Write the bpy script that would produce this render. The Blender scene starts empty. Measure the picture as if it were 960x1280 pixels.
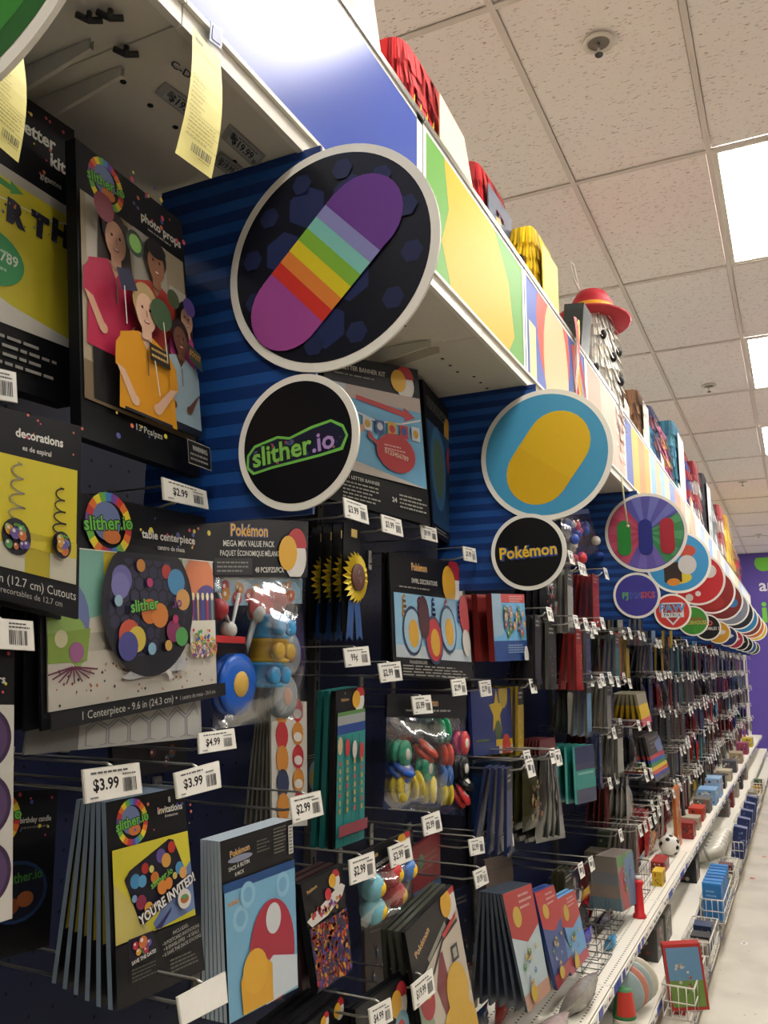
import bpy, math, random
from mathutils import Vector, Matrix
random.seed(7)
EYE = 1.55                                   # eye height; the floor is z = 0
SC = bpy.context.scene
COL = SC.collection
# ---------------------------------------------------------------- camera
F, CX, CY = 1049.0, 480.0, 640.0             # focal length / principal point in pixels of the 960x1280 frame
RX = Vector((0.89863184, -0.07419328, -0.43238428))   # world axes in camera space (x right, y down, z forward)
RY = Vector((0.4386599, 0.16586564, 0.8832135))
RZ = Vector((0.00618919, -0.98335342, 0.18159776))
cam_data = bpy.data.cameras.new('camera')
cam_data.sensor_fit = 'VERTICAL'; cam_data.sensor_height = 36.0; cam_data.lens = 36.0 * F / 1280.0
cam_data.clip_start = 0.02; cam_data.clip_end = 100
cam = bpy.data.objects.new('camera', cam_data); COL.objects.link(cam)
cam.matrix_world = Matrix(((RX[0], -RX[1], -RX[2], 0), (RY[0], -RY[1], -RY[2], 0), (RZ[0], -RZ[1], -RZ[2], EYE), (0, 0, 0, 1)))
SC.camera = cam
# ---------------------------------------------------------------- world, exposure
SC.view_settings.view_transform = 'Standard'; SC.view_settings.look = 'None'
SC.view_settings.gamma = 1.0; SC.view_settings.exposure = 0.0; SC.view_settings.use_curve_mapping = False
LIGHT = 26.0                                  # radiance of the ceiling troffers
world = bpy.data.worlds.new('world'); SC.world = world; world.use_nodes = True
world.node_tree.nodes['Background'].inputs[0].default_value = (1.0, 0.95, 0.88, 1)
world.node_tree.nodes['Background'].inputs[1].default_value = 0.05
SC.cycles.max_bounces = 7; SC.cycles.diffuse_bounces = 4; SC.cycles.glossy_bounces = 3
SC.cycles.transparent_max_bounces = 12; SC.cycles.caustics_reflective = False; SC.cycles.caustics_refractive = False
SC.cycles.sample_clamp_indirect = 4.0
SC.cycles.use_denoising = True

# ---------------------------------------------------------------- pixel -> place (direction from the pixel, distance from the plane it lies on)
def ray(px, py):
    c = Vector((px - CX, py - CY, F))
    return Vector((RX.dot(c), RY.dot(c), RZ.dot(c)))
def PX(px, py, x): r = ray(px, py); p = r * (x / r[0]); p.z += EYE; return p
def PY(px, py, y): r = ray(px, py); p = r * (y / r[1]); p.z += EYE; return p
def PZ(px, py, z): r = ray(px, py); p = r * ((z - EYE) / r[2]); p.z += EYE; return p

# ---------------------------------------------------------------- materials
def lin(c):
    if isinstance(c, str): c = [int(c[i:i + 2], 16) / 255 for i in (0, 2, 4)]
    return tuple(x / 12.92 if x <= 0.04045 else ((x + 0.055) / 1.055) ** 2.4 for x in c)
MC = {}
def mat(col, rough=0.5, metal=0.0, noise=0.06, scale=60.0, bump=0.0, coat=0.0, spec=0.3, ink=1.0):
    key = (col, rough, metal, noise, scale, bump, coat, spec, ink)
    if key in MC: return MC[key]
    m = bpy.data.materials.new('paint_%s' % str(col)); m.use_nodes = True
    nt = m.node_tree; b = nt.nodes['Principled BSDF']
    c = tuple(x * ink for x in lin(col)); b.inputs['Base Color'].default_value = (*c, 1)
    b.inputs['Roughness'].default_value = rough; b.inputs['Specular IOR Level'].default_value = spec; b.inputs['Metallic'].default_value = metal
    if coat: b.inputs['Coat Weight'].default_value = coat; b.inputs['Coat Roughness'].default_value = 0.12
    if noise or bump:
        tc = nt.nodes.new('ShaderNodeTexCoord'); n = nt.nodes.new('ShaderNodeTexNoise'); n.inputs['Scale'].default_value = scale
        n.inputs['Detail'].default_value = 2
        nt.links.new(tc.outputs['Object'], n.inputs['Vector'])
        if noise:
            r = nt.nodes.new('ShaderNodeMixRGB'); r.inputs[1].default_value = (*[x * (1 - noise) for x in c], 1)
            r.inputs[2].default_value = (*[min(1, x * (1 + noise)) for x in c], 1)
            nt.links.new(n.outputs['Fac'], r.inputs[0]); nt.links.new(r.outputs[0], b.inputs['Base Color'])
        if bump:
            bp = nt.nodes.new('ShaderNodeBump'); bp.inputs['Strength'].default_value = bump; bp.inputs['Distance'].default_value = 0.004
            nt.links.new(n.outputs['Fac'], bp.inputs['Height']); nt.links.new(bp.outputs[0], b.inputs['Normal'])
    MC[key] = m; return m
def emit(col, s):
    m = bpy.data.materials.new('lamp_diffuser'); m.use_nodes = True; nt = m.node_tree; nt.nodes.clear()
    e = nt.nodes.new('ShaderNodeEmission'); o = nt.nodes.new('ShaderNodeOutputMaterial')
    e.inputs[0].default_value = (*lin(col), 1); e.inputs[1].default_value = s; nt.links.new(e.outputs[0], o.inputs[0]); return m
def clear_plastic():
    m = bpy.data.materials.new('clear_plastic'); m.use_nodes = True; nt = m.node_tree; nt.nodes.clear()
    t = nt.nodes.new('ShaderNodeBsdfTransparent'); g = nt.nodes.new('ShaderNodeBsdfGlossy'); mx = nt.nodes.new('ShaderNodeMixShader')
    o = nt.nodes.new('ShaderNodeOutputMaterial'); lw = nt.nodes.new('ShaderNodeLayerWeight'); ma = nt.nodes.new('ShaderNodeMath')
    g.inputs['Roughness'].default_value = 0.12; g.inputs['Color'].default_value = (0.9, 0.92, 0.93, 1); t.inputs['Color'].default_value = (0.93, 0.94, 0.93, 1)
    lw.inputs['Blend'].default_value = 0.25; ma.operation = 'MULTIPLY_ADD'; ma.inputs[1].default_value = 0.22; ma.inputs[2].default_value = 0.018
    tc = nt.nodes.new('ShaderNodeTexCoord'); n = nt.nodes.new('ShaderNodeTexNoise'); n.inputs['Scale'].default_value = 14; n.inputs['Detail'].default_value = 2
    bp = nt.nodes.new('ShaderNodeBump'); bp.inputs['Strength'].default_value = 0.8; bp.inputs['Distance'].default_value = 0.008
    nt.links.new(tc.outputs['Object'], n.inputs['Vector']); nt.links.new(n.outputs['Fac'], bp.inputs['Height']); nt.links.new(bp.outputs[0], g.inputs['Normal'])
    nt.links.new(lw.outputs['Fresnel'], ma.inputs[0]); nt.links.new(ma.outputs[0], mx.inputs[0])
    nt.links.new(t.outputs[0], mx.inputs[1]); nt.links.new(g.outputs[0], mx.inputs[2]); nt.links.new(mx.outputs[0], o.inputs[0]); return m
CLEAR = clear_plastic()
def M(c): return mat(c, 0.42, 0, 0.03, ink=0.74)      # print colours scaled darker by one even factor
METAL = mat('b4b2ab', 0.28, 0.85, 0.03)
DARKMETAL = mat('4a4a4b', 0.38, 0.85, 0.03)
WHITEMETAL = mat('d8d4c6', 0.4, 0.0, 0.03)
BLACKCARD = mat('0e0e11', 0.45, 0, 0.1, spec=0.22)

# ---------------------------------------------------------------- mesh building
ORG = {}
class MB:
    def __init__(s): s.v = []; s.f = []; s.m = []; s.mats = []; s.sm = []
    def mi(s, m):
        if isinstance(m, str): m = M(m)
        if m not in s.mats: s.mats.append(m)
        return s.mats.index(m)
    def poly(s, pts, m, smooth=False):
        b = len(s.v); s.v += [tuple(p) for p in pts]; s.f.append(tuple(range(b, b + len(pts)))); s.m.append(s.mi(m)); s.sm.append(smooth)
    def mesh(s, vs, fs, m, smooth=False):
        b = len(s.v); s.v += [tuple(p) for p in vs]; k = s.mi(m)
        for f in fs: s.f.append(tuple(b + i for i in f)); s.m.append(k); s.sm.append(smooth)
    def box(s, c, d, m, rot=None):
        x, y, z = d[0] / 2, d[1] / 2, d[2] / 2
        vs = [Vector((i * x, j * y, k * z)) for i in (-1, 1) for j in (-1, 1) for k in (-1, 1)]
        if rot: vs = [rot @ q for q in vs]
        c = Vector(c)
        s.mesh([q + c for q in vs], [(0, 1, 3, 2), (4, 6, 7, 5), (0, 4, 5, 1), (2, 3, 7, 6), (0, 2, 6, 4), (1, 5, 7, 3)], m)
    def hexa(s, q, n, t, m, side=None):
        """slab from four corners q (front face), pushed back by t along -n"""
        vs = [Vector(p) for p in q] + [Vector(p) - n * t for p in q]
        s.mesh(vs, [(0, 1, 2, 3)], m); s.mesh(vs, [(7, 6, 5, 4), (0, 4, 5, 1), (1, 5, 6, 2), (2, 6, 7, 3), (3, 7, 4, 0)], side or m)
    def tube(s, pts, r, m, n=6, cap=True):
        pts = [Vector(p) for p in pts]; rings = []
        for i, p in enumerate(pts):
            d = (pts[min(i + 1, len(pts) - 1)] - pts[max(i - 1, 0)]).normalized()
            a = d.cross(Vector((0, 0, 1)) if abs(d.z) < 0.9 else Vector((1, 0, 0))).normalized(); b = d.cross(a)
            rr = r[i] if isinstance(r, (list, tuple)) else r
            rings.append([p + (a * math.cos(t) + b * math.sin(t)) * rr for t in [2 * math.pi * k / n for k in range(n)]])
        vs = [v for rg in rings for v in rg]; fs = []
        for i in range(len(pts) - 1):
            for k in range(n): fs.append((i * n + k, i * n + (k + 1) % n, (i + 1) * n + (k + 1) % n, (i + 1) * n + k))
        if cap: fs += [tuple(range(n))[::-1], tuple(range((len(pts) - 1) * n, len(pts) * n))]
        s.mesh(vs, fs, m, True)
    def lathe(s, prof, m, mx=None, n=16, smooth=True):
        """profile of (radius, height) about local Z"""
        mx = mx or Matrix(); vs = []; fs = []
        for r, h in prof:
            for k in range(n):
                t = 2 * math.pi * k / n; vs.append(mx @ Vector((r * math.cos(t), r * math.sin(t), h)))
        for i in range(len(prof) - 1):
            for k in range(n): fs.append((i * n + k, i * n + (k + 1) % n, (i + 1) * n + (k + 1) % n, (i + 1) * n + k))
        fs += [tuple(range(n))[::-1], tuple(range((len(prof) - 1) * n, len(prof) * n))]
        s.mesh(vs, fs, m, smooth)
    def ball(s, c, r, m, n=10, k=7):
        c = Vector(c); r = r if isinstance(r, (tuple, list)) else (r, r, r)
        vs = [c + Vector((0, 0, r[2]))]; fs = []
        for i in range(1, k):
            a = math.pi * i / k
            for j in range(n):
                t = 2 * math.pi * j / n; vs.append(c + Vector((r[0] * math.sin(a) * math.cos(t), r[1] * math.sin(a) * math.sin(t), r[2] * math.cos(a))))
        vs.append(c - Vector((0, 0, r[2]))); e = len(vs) - 1
        for j in range(n): fs.append((0, 1 + j, 1 + (j + 1) % n)); fs.append((e, 1 + (k - 2) * n + (j + 1) % n, 1 + (k - 2) * n + j))
        for i in range(k - 2):
            for j in range(n): fs.append((1 + i * n + j, 1 + (i + 1) * n + j, 1 + (i + 1) * n + (j + 1) % n, 1 + i * n + (j + 1) % n))
        s.mesh(vs, fs, m, True)
    def data(s, name, org=(0, 0, 0)):
        me = bpy.data.meshes.new(name); o = Vector(org)
        me.from_pydata([tuple(Vector(p) - o) for p in s.v], [], s.f)
        for m in s.mats: me.materials.append(m)
        me.polygons.foreach_set('material_index', s.m); me.polygons.foreach_set('use_smooth', s.sm); me.update(); return me
    def build(s, name, parent=None, org=None):
        o_ = org if org is not None else (ORG.get(parent.as_pointer(), Vector()) if parent else Vector())
        ob = bpy.data.objects.new(name, s.data(name, o_)); COL.objects.link(ob)
        if parent: ob.parent = parent
        else: ob.location = o_
        ORG[ob.as_pointer()] = Vector(o_); return ob
def tag(o, label=None, cat=None, group=None, kind=None):
    if label: o['label'] = label
    if cat: o['category'] = cat
    if group: o['group'] = group
    if kind: o['kind'] = kind
    return o
def thing(name, label, cat, loc, group=None):
    o = bpy.data.objects.new(name, None); COL.objects.link(o); o.location = loc; o.empty_display_size = 0.05
    ORG[o.as_pointer()] = Vector(loc); return tag(o, label, cat, group)
def place(name, data, parent=None, loc=(0, 0, 0), rot=None):
    ob = bpy.data.objects.new(name, data); COL.objects.link(ob)
    if parent: ob.parent = parent
    ob.location = loc
    if rot: ob.rotation_euler = rot
    ORG[ob.as_pointer()] = Vector(loc); return ob

# ---------------------------------------------------------------- lettering (built-in font, turned into flat mesh)
TC = {}
def text_mesh(s, bold=0.03):
    key = (s, bold)
    if key in TC: return TC[key]
    cu = bpy.data.curves.new('lettering', 'FONT'); cu.body = s; cu.resolution_u = 2; cu.offset = bold; cu.align_x = 'CENTER'
    ob = bpy.data.objects.new('lettering', cu); me = ob.to_mesh()
    vs = [(v.co.x, v.co.y) for v in me.vertices]; fs = [tuple(p.vertices) for p in me.polygons]
    ob.to_mesh_clear(); bpy.data.objects.remove(ob); bpy.data.curves.remove(cu)
    if vs:
        x0 = min(v[0] for v in vs); x1 = max(v[0] for v in vs)
    else: x0, x1 = 0, 1
    TC[key] = ([(v[0] - (x0 + x1) / 2, v[1]) for v in vs], fs, x1 - x0); return TC[key]

class Face:
    """2-D drawing on a slab: u right, v down, both 0..1 over the four corners TL, TR, BR, BL"""
    def __init__(s, q, n, mb):
        s.q = [Vector(p) for p in q]; s.n = n; s.mb = mb; s.d = 0.0004; s.clip = (0, 0, 1, 1)
        s.w = ((s.q[1] - s.q[0]).length + (s.q[2] - s.q[3]).length) / 2; s.h = ((s.q[3] - s.q[0]).length + (s.q[2] - s.q[1]).length) / 2
    def pt(s, u, v):
        a, b, c, d = s.q
        return (a * (1 - u) + b * u) * (1 - v) + (d * (1 - u) + c * u) * v + s.n * s.d
    def up(s): s.d += 0.00022
    def poly(s, uv, c):
        a, b, e, d = s.clip; out = []
        for u, v in uv:
            p = (min(max(u, a), e), min(max(v, b), d))
            if not out or p != out[-1]: out.append(p)
        if len(out) > 2: s.mb.poly([s.pt(*p) for p in out], c); s.up()
    def rect(s, u0, v0, u1, v1, c): s.poly([(u0, v0), (u1, v0), (u1, v1), (u0, v1)], c)
    def ell(s, u, v, r, c, asp=1.0, n=20, a0=0, a1=360):
        ru = r; rv = r * s.w / s.h * asp
        s.poly([(u + ru * math.cos(math.radians(a0 + (a1 - a0) * k / n)), v + rv * math.sin(math.radians(a0 + (a1 - a0) * k / n))) for k in range(n if a1 - a0 == 360 else n + 1)], c)
    def line(s, pts, w, c):
        """polyline, w as fraction of the width"""
        wv = w * s.w / s.h
        for (a, b), (c2, d) in zip(pts[:-1], pts[1:]):
            du, dv = (c2 - a) * s.w, (d - b) * s.h; L = math.hypot(du, dv) or 1; nu, nv = -dv / L * w / 2, du / L * wv / 2
            s.mb.poly([s.pt(a + nu, b + nv), s.pt(c2 + nu, d + nv), s.pt(c2 - nu, d - nv), s.pt(a - nu, b - nv)], c)
        s.up()
    def text(s, t, u, v, hgt, c, maxw=None, rot=0, bold=0.03, align='c'):
        """hgt: capital height as fraction of the slab height; (u, v) centre of the base line"""
        vs, fs, w = text_mesh(t, bold * (0.5 if bold < 0.07 else 0.75)); k = hgt * s.h / 0.7
        kx = k
        if maxw and w * k > maxw * s.w: kx = maxw * s.w / w
        off = {'c': 0, 'l': w / 2, 'r': -w / 2}[align]
        cr, sr = math.cos(math.radians(rot)), math.sin(math.radians(rot)); out = []
        for x, y in vs:
            X, Y = (x + off) * kx, y * k; X, Y = X * cr - Y * sr, X * sr + Y * cr
            out.append(s.pt(u + X / s.w, v - Y / s.h))
        s.mb.mesh(out, fs, c); s.up()
    def barcode(s, u0, v0, u1, v1, c='26262a', seed=1):
        rr = random.Random(seed); u = u0
        while u < u1:
            w = (u1 - u0) * rr.choice((0.02, 0.04, 0.06)); s.mb.poly([s.pt(a, b) for a, b in ((u, v0), (u + w, v0), (u + w, v1), (u, v1))], c); u += w + (u1 - u0) * rr.choice((0.02, 0.03, 0.05))
        s.up()
    def lines(s, u0, v0, u1, n, dv, c, seed=1, th=0.4):
        """rows of text too small to read"""
        rr = random.Random(seed)
        for k in range(n):
            u = u0; e = u1 - (u1 - u0) * rr.random() * 0.3
            while u < e:
                w = (u1 - u0) * rr.uniform(0.05, 0.16); s.mb.poly([s.pt(a, b) for a, b in ((u, v0 + k * dv), (min(u + w, e), v0 + k * dv), (min(u + w, e), v0 + k * dv + dv * th), (u, v0 + k * dv + dv * th))], c); u += w + (u1 - u0) * 0.025
        s.up()
    def dots(s, n, u0, v0, u1, v1, cols, r=0.012, seed=3, k=8):
        rr = random.Random(seed)
        for i in range(n):
            u, v, q = rr.uniform(u0, u1), rr.uniform(v0, v1), r * rr.uniform(0.5, 1.3); rv = q * s.w / s.h; c = rr.choice(cols)
            s.mb.poly([s.pt(u + q * math.cos(2 * math.pi * j / k), v + rv * math.sin(2 * math.pi * j / k)) for j in range(k)], c)
        s.up()
    def hexes(s, u0, v0, u1, v1, r, c, seed=0, jit=0.0, gap=0.82, clip=None):
        rr = random.Random(seed); rv = r * s.w / s.h; j = 0; v = v0
        while v < v1 + rv:
            u = u0 + (r * 0.87 if j % 2 else 0)
            while u < u1 + r:
                if clip is None or clip(u, v):
                    s.mb.poly([s.pt(min(max(u + r * gap * math.sin(math.pi / 3 * k), u0), u1), min(max(v + rv * gap * math.cos(math.pi / 3 * k), v0), v1)) for k in range(6)], c)
                u += r * 1.74
            v += rv * 1.5; j += 1
        s.up()

def quad_normal(q):
    n = ((q[2] - q[0]).cross(q[1] - q[3])).normalized()
    if n.dot(Vector((1, -0.6, 0))) < 0: n = -n
    return n
def corners(px, xs):
    if not isinstance(xs, (tuple, list)): xs = [xs] * 4
    return [PX(p[0], p[1], x) for p, x in zip(px, xs)]

ORDB = ['first behind', 'second behind', 'third behind', 'fourth behind', 'fifth behind', 'sixth behind', 'seventh behind', 'eighth behind', 'ninth behind']
# near packages: slab + print, with plainer copies behind it on the same hook
def card(name, label, cat, px, xs, art, base=BLACKCARD, side=None, thick=0.004, behind=0, step=(0.014, 0.03), back_label=None, back_col=None, group=None, dy=0.0):
    q = corners(px, xs); n = quad_normal(q)
    o = thing(name, label, cat, (q[0] + q[1]) / 2, group)
    mb = MB(); mb.hexa(q, n, thick, base, side); mb.build('card' if thick < 0.02 else 'box', o)
    pm = MB(); fc = Face(q, n, pm); art(fc); pm.build('print', o)
    hb = MB(); hc = (q[0] + q[1]) / 2 + (q[3] - q[0]) * 0.03
    for k in range(behind):
        a, b = step[0] * (k + 1), step[1] * (k + 1)
        qq = [q[0] - n * a, q[1] - n * a, q[2] - n * b, q[3] - n * b]
        qq = [p + Vector((0, dy * (k + 1) * (1 if i > 1 else 0.4), 0)) for i, p in enumerate(qq)]
        ob = MB(); ob.hexa(qq, n, thick, back_col or base, side)
        tag(ob.build(name, None, (qq[0] + qq[1]) / 2), back_label + ('' if behind == 1 else ', ' + ORDB[k]), cat, back_label)
    return o
# ================================================================ the setting
Z0 = EYE
CEIL = EYE + 2.29
XW = -1.20                       # pegboard plane of the gondola
Y_END = 16.0
def floor_mat():
    m = mat('cfc6ab', 0.22, 0, 0.0, 1.0).copy(); nt = m.node_tree; b = nt.nodes['Principled BSDF']
    tc = nt.nodes.new('ShaderNodeTexCoord'); n = nt.nodes.new('ShaderNodeTexNoise'); n.inputs['Scale'].default_value = 3; n.inputs['Detail'].default_value = 8
    cr = nt.nodes.new('ShaderNodeValToRGB'); cr.color_ramp.elements[0].position = 0.3; cr.color_ramp.elements[0].color = (*lin('d0cabc'), 1)
    cr.color_ramp.elements[1].position = 0.6; cr.color_ramp.elements[1].color = (*lin('e4decf'), 1)
    v = nt.nodes.new('ShaderNodeTexVoronoi'); v.inputs['Scale'].default_value = 14; r2 = nt.nodes.new('ShaderNodeValToRGB')
    r2.color_ramp.elements[0].position = 0.05; r2.color_ramp.elements[0].color = (0.25, 0.2, 0.16, 1); r2.color_ramp.elements[1].position = 0.10; r2.color_ramp.elements[1].color = (1, 1, 1, 1)
    mx = nt.nodes.new('ShaderNodeMixRGB'); mx.blend_type = 'MULTIPLY'; mx.inputs[0].default_value = 0.6
    nt.links.new(tc.outputs['Object'], n.inputs['Vector']); nt.links.new(tc.outputs['Object'], v.inputs['Vector'])
    nt.links.new(n.outputs['Fac'], cr.inputs[0]); nt.links.new(v.outputs['Distance'], r2.inputs[0])
    nt.links.new(cr.outputs[0], mx.inputs[1]); nt.links.new(r2.outputs[0], mx.inputs[2]); nt.links.new(mx.outputs[0], b.inputs['Base Color']); return m
def tile_mat():
    m = mat('d9cdbd', 0.9, 0, 0.0, 1.0).copy(); m.name = 'fissured_ceiling_tile'; nt = m.node_tree; b = nt.nodes['Principled BSDF']
    tc = nt.nodes.new('ShaderNodeTexCoord'); mp = nt.nodes.new('ShaderNodeMapping'); mp.inputs['Scale'].default_value = (26, 80, 40)
    n = nt.nodes.new('ShaderNodeTexNoise'); n.inputs['Scale'].default_value = 1.6; n.inputs['Detail'].default_value = 3; n.inputs['Roughness'].default_value = 0.6
    cr = nt.nodes.new('ShaderNodeValToRGB'); cr.color_ramp.elements[0].position = 0.33; cr.color_ramp.elements[0].color = (*lin('a8988a'), 1)
    cr.color_ramp.elements[1].position = 0.39; cr.color_ramp.elements[1].color = (*lin('f6f1ec'), 1)
    oi = nt.nodes.new('ShaderNodeObjectInfo'); ad = nt.nodes.new('ShaderNodeVectorMath'); ad.operation = 'ADD'
    nt.links.new(tc.outputs['Object'], mp.inputs['Vector']); nt.links.new(mp.outputs[0], ad.inputs[0]); nt.links.new(oi.outputs['Location'], ad.inputs[1])
    nt.links.new(ad.outputs[0], n.inputs['Vector']); nt.links.new(n.outputs['Fac'], cr.inputs[0]); nt.links.new(cr.outputs[0], b.inputs['Base Color']); return m
XL, XR, YB, YF = -5.69, 4.07, -3.61, 18.3
mb = MB(); mb.box(((XL + XR) / 2, (YB + YF) / 2, -0.03), (XR - XL, YF - YB, 0.06), floor_mat()); tag(mb.build('floor'), kind='structure')
PURPLE = mat('4a3a86', 0.55, 0, 0.04)
CREAM = mat('dcd6cc', 0.7, 0, 0.04)
mb = MB(); mb.box(((XL + XR) / 2, YF + 0.05, CEIL / 2), (XR - XL, 0.1, CEIL), PURPLE); wall_back = tag(mb.build('wall_back'), kind='structure')
mb = MB(); mb.box((XL - 0.05, (YB + YF) / 2, CEIL / 2), (0.1, YF - YB, CEIL), CREAM); tag(mb.build('wall_left'), kind='structure')
mb = MB(); mb.box((XR + 0.05, (YB + YF) / 2, CEIL / 2), (0.1, YF - YB, CEIL), CREAM); tag(mb.build('wall_right'), kind='structure')
mb = MB(); mb.box(((XL + XR) / 2, YB - 0.05, CEIL / 2), (XR - XL, 0.1, CEIL), CREAM); tag(mb.build('wall_front'), kind='structure')
# lettering on the far purple wall
mb = MB(); q = [Vector((-1.0, YF - 0.004, EYE + 2.2)), Vector((1.0, YF - 0.004, EYE + 2.2)), Vector((1.0, YF - 0.004, EYE + 0.4)), Vector((-1.0, YF - 0.004, EYE + 0.4))]
fc = Face(q, Vector((0, -1, 0)), mb); fc.text('an', 0.26, 0.37, 0.13, 'e6e2ea', bold=0.03); fc.ell(0.245, 0.06, 0.085, '6fc43a', n=18)
fc.text('i', 0.22, 0.71, 0.23, '6fc43a', bold=0.05)
mb.build('wall_lettering', wall_back)

# ceiling: T-bar grid as the structure, tiles as its pieces
TX, TY, GX0, GY0 = 0.61, 1.22, -0.2, 3.71
TBAR = mat('d2cac2', 0.6, 0, 0.02)  # bars toned darker than the tiles, grid shading put into their colour
mb = MB(); mb.box(((XL + XR) / 2, (YB + YF) / 2, CEIL + 0.06), (XR - XL, YF - YB, 0.04), TBAR)
xs_ = [GX0 + TX * k for k in range(-9, 8)]; ys_ = [GY0 + TY * k for k in range(-6, 13)]
for x in xs_: mb.box((x, (YB + YF) / 2, CEIL + 0.004), (0.024, YF - YB, 0.008), TBAR)
for y in ys_: mb.box(((XL + XR) / 2, y, CEIL + 0.0042), (XR - XL, 0.024, 0.0076), TBAR)
ceiling = tag(mb.build('ceiling'), kind='structure')
LAMPS = [(0, j) for j in range(-4, 12, 2)] + [(5, j) for j in range(-4, 12, 2)] + [(-6, j) for j in range(-4, 12, 2)]
tmb = MB(); tmb.box((0, 0, 0), (TX - 0.03, TY - 0.03, 0.016), tile_mat()); tdata = tmb.data('ceiling_tile')
for i in range(-9, 7):
    for j in range(-6, 12):
        if (i, j) in LAMPS: continue
        place('ceiling_tile', tdata, ceiling, (GX0 + TX * (i + 0.5), GY0 + TY * (j + 0.5), CEIL + 0.0165))
DIFF = emit('fffaf4', LIGHT)
dmb = MB(); dmb.box((0, 0, 0), (TX - 0.07, TY - 0.07, 0.006), DIFF); ddata = dmb.data('diffuser')
fmb = MB()
for sx in (-1, 1): fmb.box((sx * (TX / 2 - 0.024), 0, 0.0), (0.024, TY - 0.026, 0.014), WHITEMETAL)
for sy in (-1, 1): fmb.box((0, sy * (TY / 2 - 0.024), 0.0), (TX - 0.07, 0.024, 0.014), WHITEMETAL)
fdata = fmb.data('frame')
ordn = ['nearest', 'second', 'third', 'fourth', 'fifth', 'sixth', 'seventh', 'eighth', 'ninth', 'tenth', 'eleventh', 'twelfth', 'thirteenth', 'fourteenth', 'fifteenth', 'sixteenth', 'seventeenth', 'eighteenth', 'nineteenth', 'twentieth']
for (i, j) in LAMPS:
    where = {0: 'over the aisle', 5: 'over the next aisle to the right', -6: 'beyond the shelving run'}[i]
    o = thing('ceiling_light', 'bright rectangular ceiling light panel %s, %s along the row' % (where, ordn[(j + 4) // 2]), 'ceiling light', (GX0 + TX * (i + 0.5), GY0 + TY * (j + 0.5), CEIL + 0.011), 'ceiling light panels')
    place('diffuser', ddata, o, (0, 0, 0)); place('frame', fdata, o, (0, 0, 0))
# sprinklers
for k, (px, py) in enumerate([(748, 53), (886, 482), (928, 602), (948, 668)]):
    p = PZ(px, py, CEIL)
    o = thing('sprinkler', ['recessed round sprinkler with chrome pin nearest on the ceiling', 'small chrome sprinkler on the ceiling, second along', 'small chrome sprinkler on the ceiling, third along', 'small far sprinkler on the ceiling near the purple wall'][k], 'sprinkler', p, 'ceiling sprinklers')
    mb = MB(); mb.lathe([(0.058, 0.0), (0.058, -0.006), (0.042, -0.009), (0.040, -0.002)], WHITEMETAL, Matrix.Translation(p), 20); mb.build('rim', o)
    mb = MB(); mb.lathe([(0.040, -0.003), (0.036, -0.004)], mat('77736c', 0.4, 0.6), Matrix.Translation(p), 18); mb.build('cup', o)
    mb = MB(); mb.tube([p, p + Vector((0, 0, -0.05))], 0.006, METAL); mb.lathe([(0.004, -0.05), (0.016, -0.052), (0.014, -0.056)], DARKMETAL, Matrix.Translation(p), 10); mb.build('deflector', o)

# ================================================================ the gondola run
NAVY = mat('0c1636', 0.5, 0, 0.1, 12)
gond = thing('shelving_run', 'long navy pegboard shelving run down the left of the aisle', 'shelving', (XW, 7, 0))
SEC = [-0.44 + 1.22 * k for k in range(14)]            # section joints along the aisle: -0.44, 0.78, 2.0 ...
hole = mat('04060e', 0.8)
for a in SEC[:-1]:
    if a > Y_END: break
    mb = MB(); b = min(a + 1.22, Y_END); mb.box((XW - 0.01, (a + b) / 2, (0.12 + EYE + 0.86) / 2), (0.02, b - a - 0.004, EYE + 0.86 - 0.12), NAVY)
    if a < 3:
        for iy in range(int((b - a) / 0.0508)):
            for iz in range(6, 44):
                y, z = a + 0.03 + iy * 0.0508, 0.16 + iz * 0.0508
                r = 0.003; mb.poly([(XW + 0.0006, y - r, z - r), (XW + 0.0006, y + r, z - r), (XW + 0.0006, y + r, z + r), (XW + 0.0006, y - r, z + r)], hole)
    mb.build('back_panel', gond)
for a in SEC + [Y_END]:
    if a > Y_END: continue
    mb = MB(); mb.box((XW + 0.012, a, (EYE + 0.84) / 2 + 0.05), (0.022, 0.03, EYE + 0.74), mat('5b5a57', 0.4, 0.6))
    for iz in range(44):
        z = 0.25 + iz * 0.05; mb.box((XW + 0.0235, a, z), (0.001, 0.006, 0.024), hole)
    mb.build('slotted_upright', gond)
mb = MB(); mb.box((XW + 0.04, Y_END + 0.03, EYE / 2 + 0.45), (0.06, 0.05, EYE + 0.9), WHITEMETAL)
for iz in range(60): mb.box((XW + 0.072, Y_END + 0.03, 0.1 + iz * 0.04), (0.002, 0.012, 0.02), mat('8b867c', 0.6))
mb.box((-0.86, Y_END + 0.03, EYE / 2 + 0.45), (0.05, 0.05, EYE + 0.9), WHITEMETAL); mb.build('end_frame', gond)
KX = -0.52
mb = MB(); mb.box(((XW + KX) / 2 - 0.02, (SEC[0] + Y_END) / 2, 0.031), (KX - XW - 0.05, Y_END - SEC[0], 0.06), mat('b9b09c', 0.5)); mb.build('kick_plate', gond)

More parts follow.
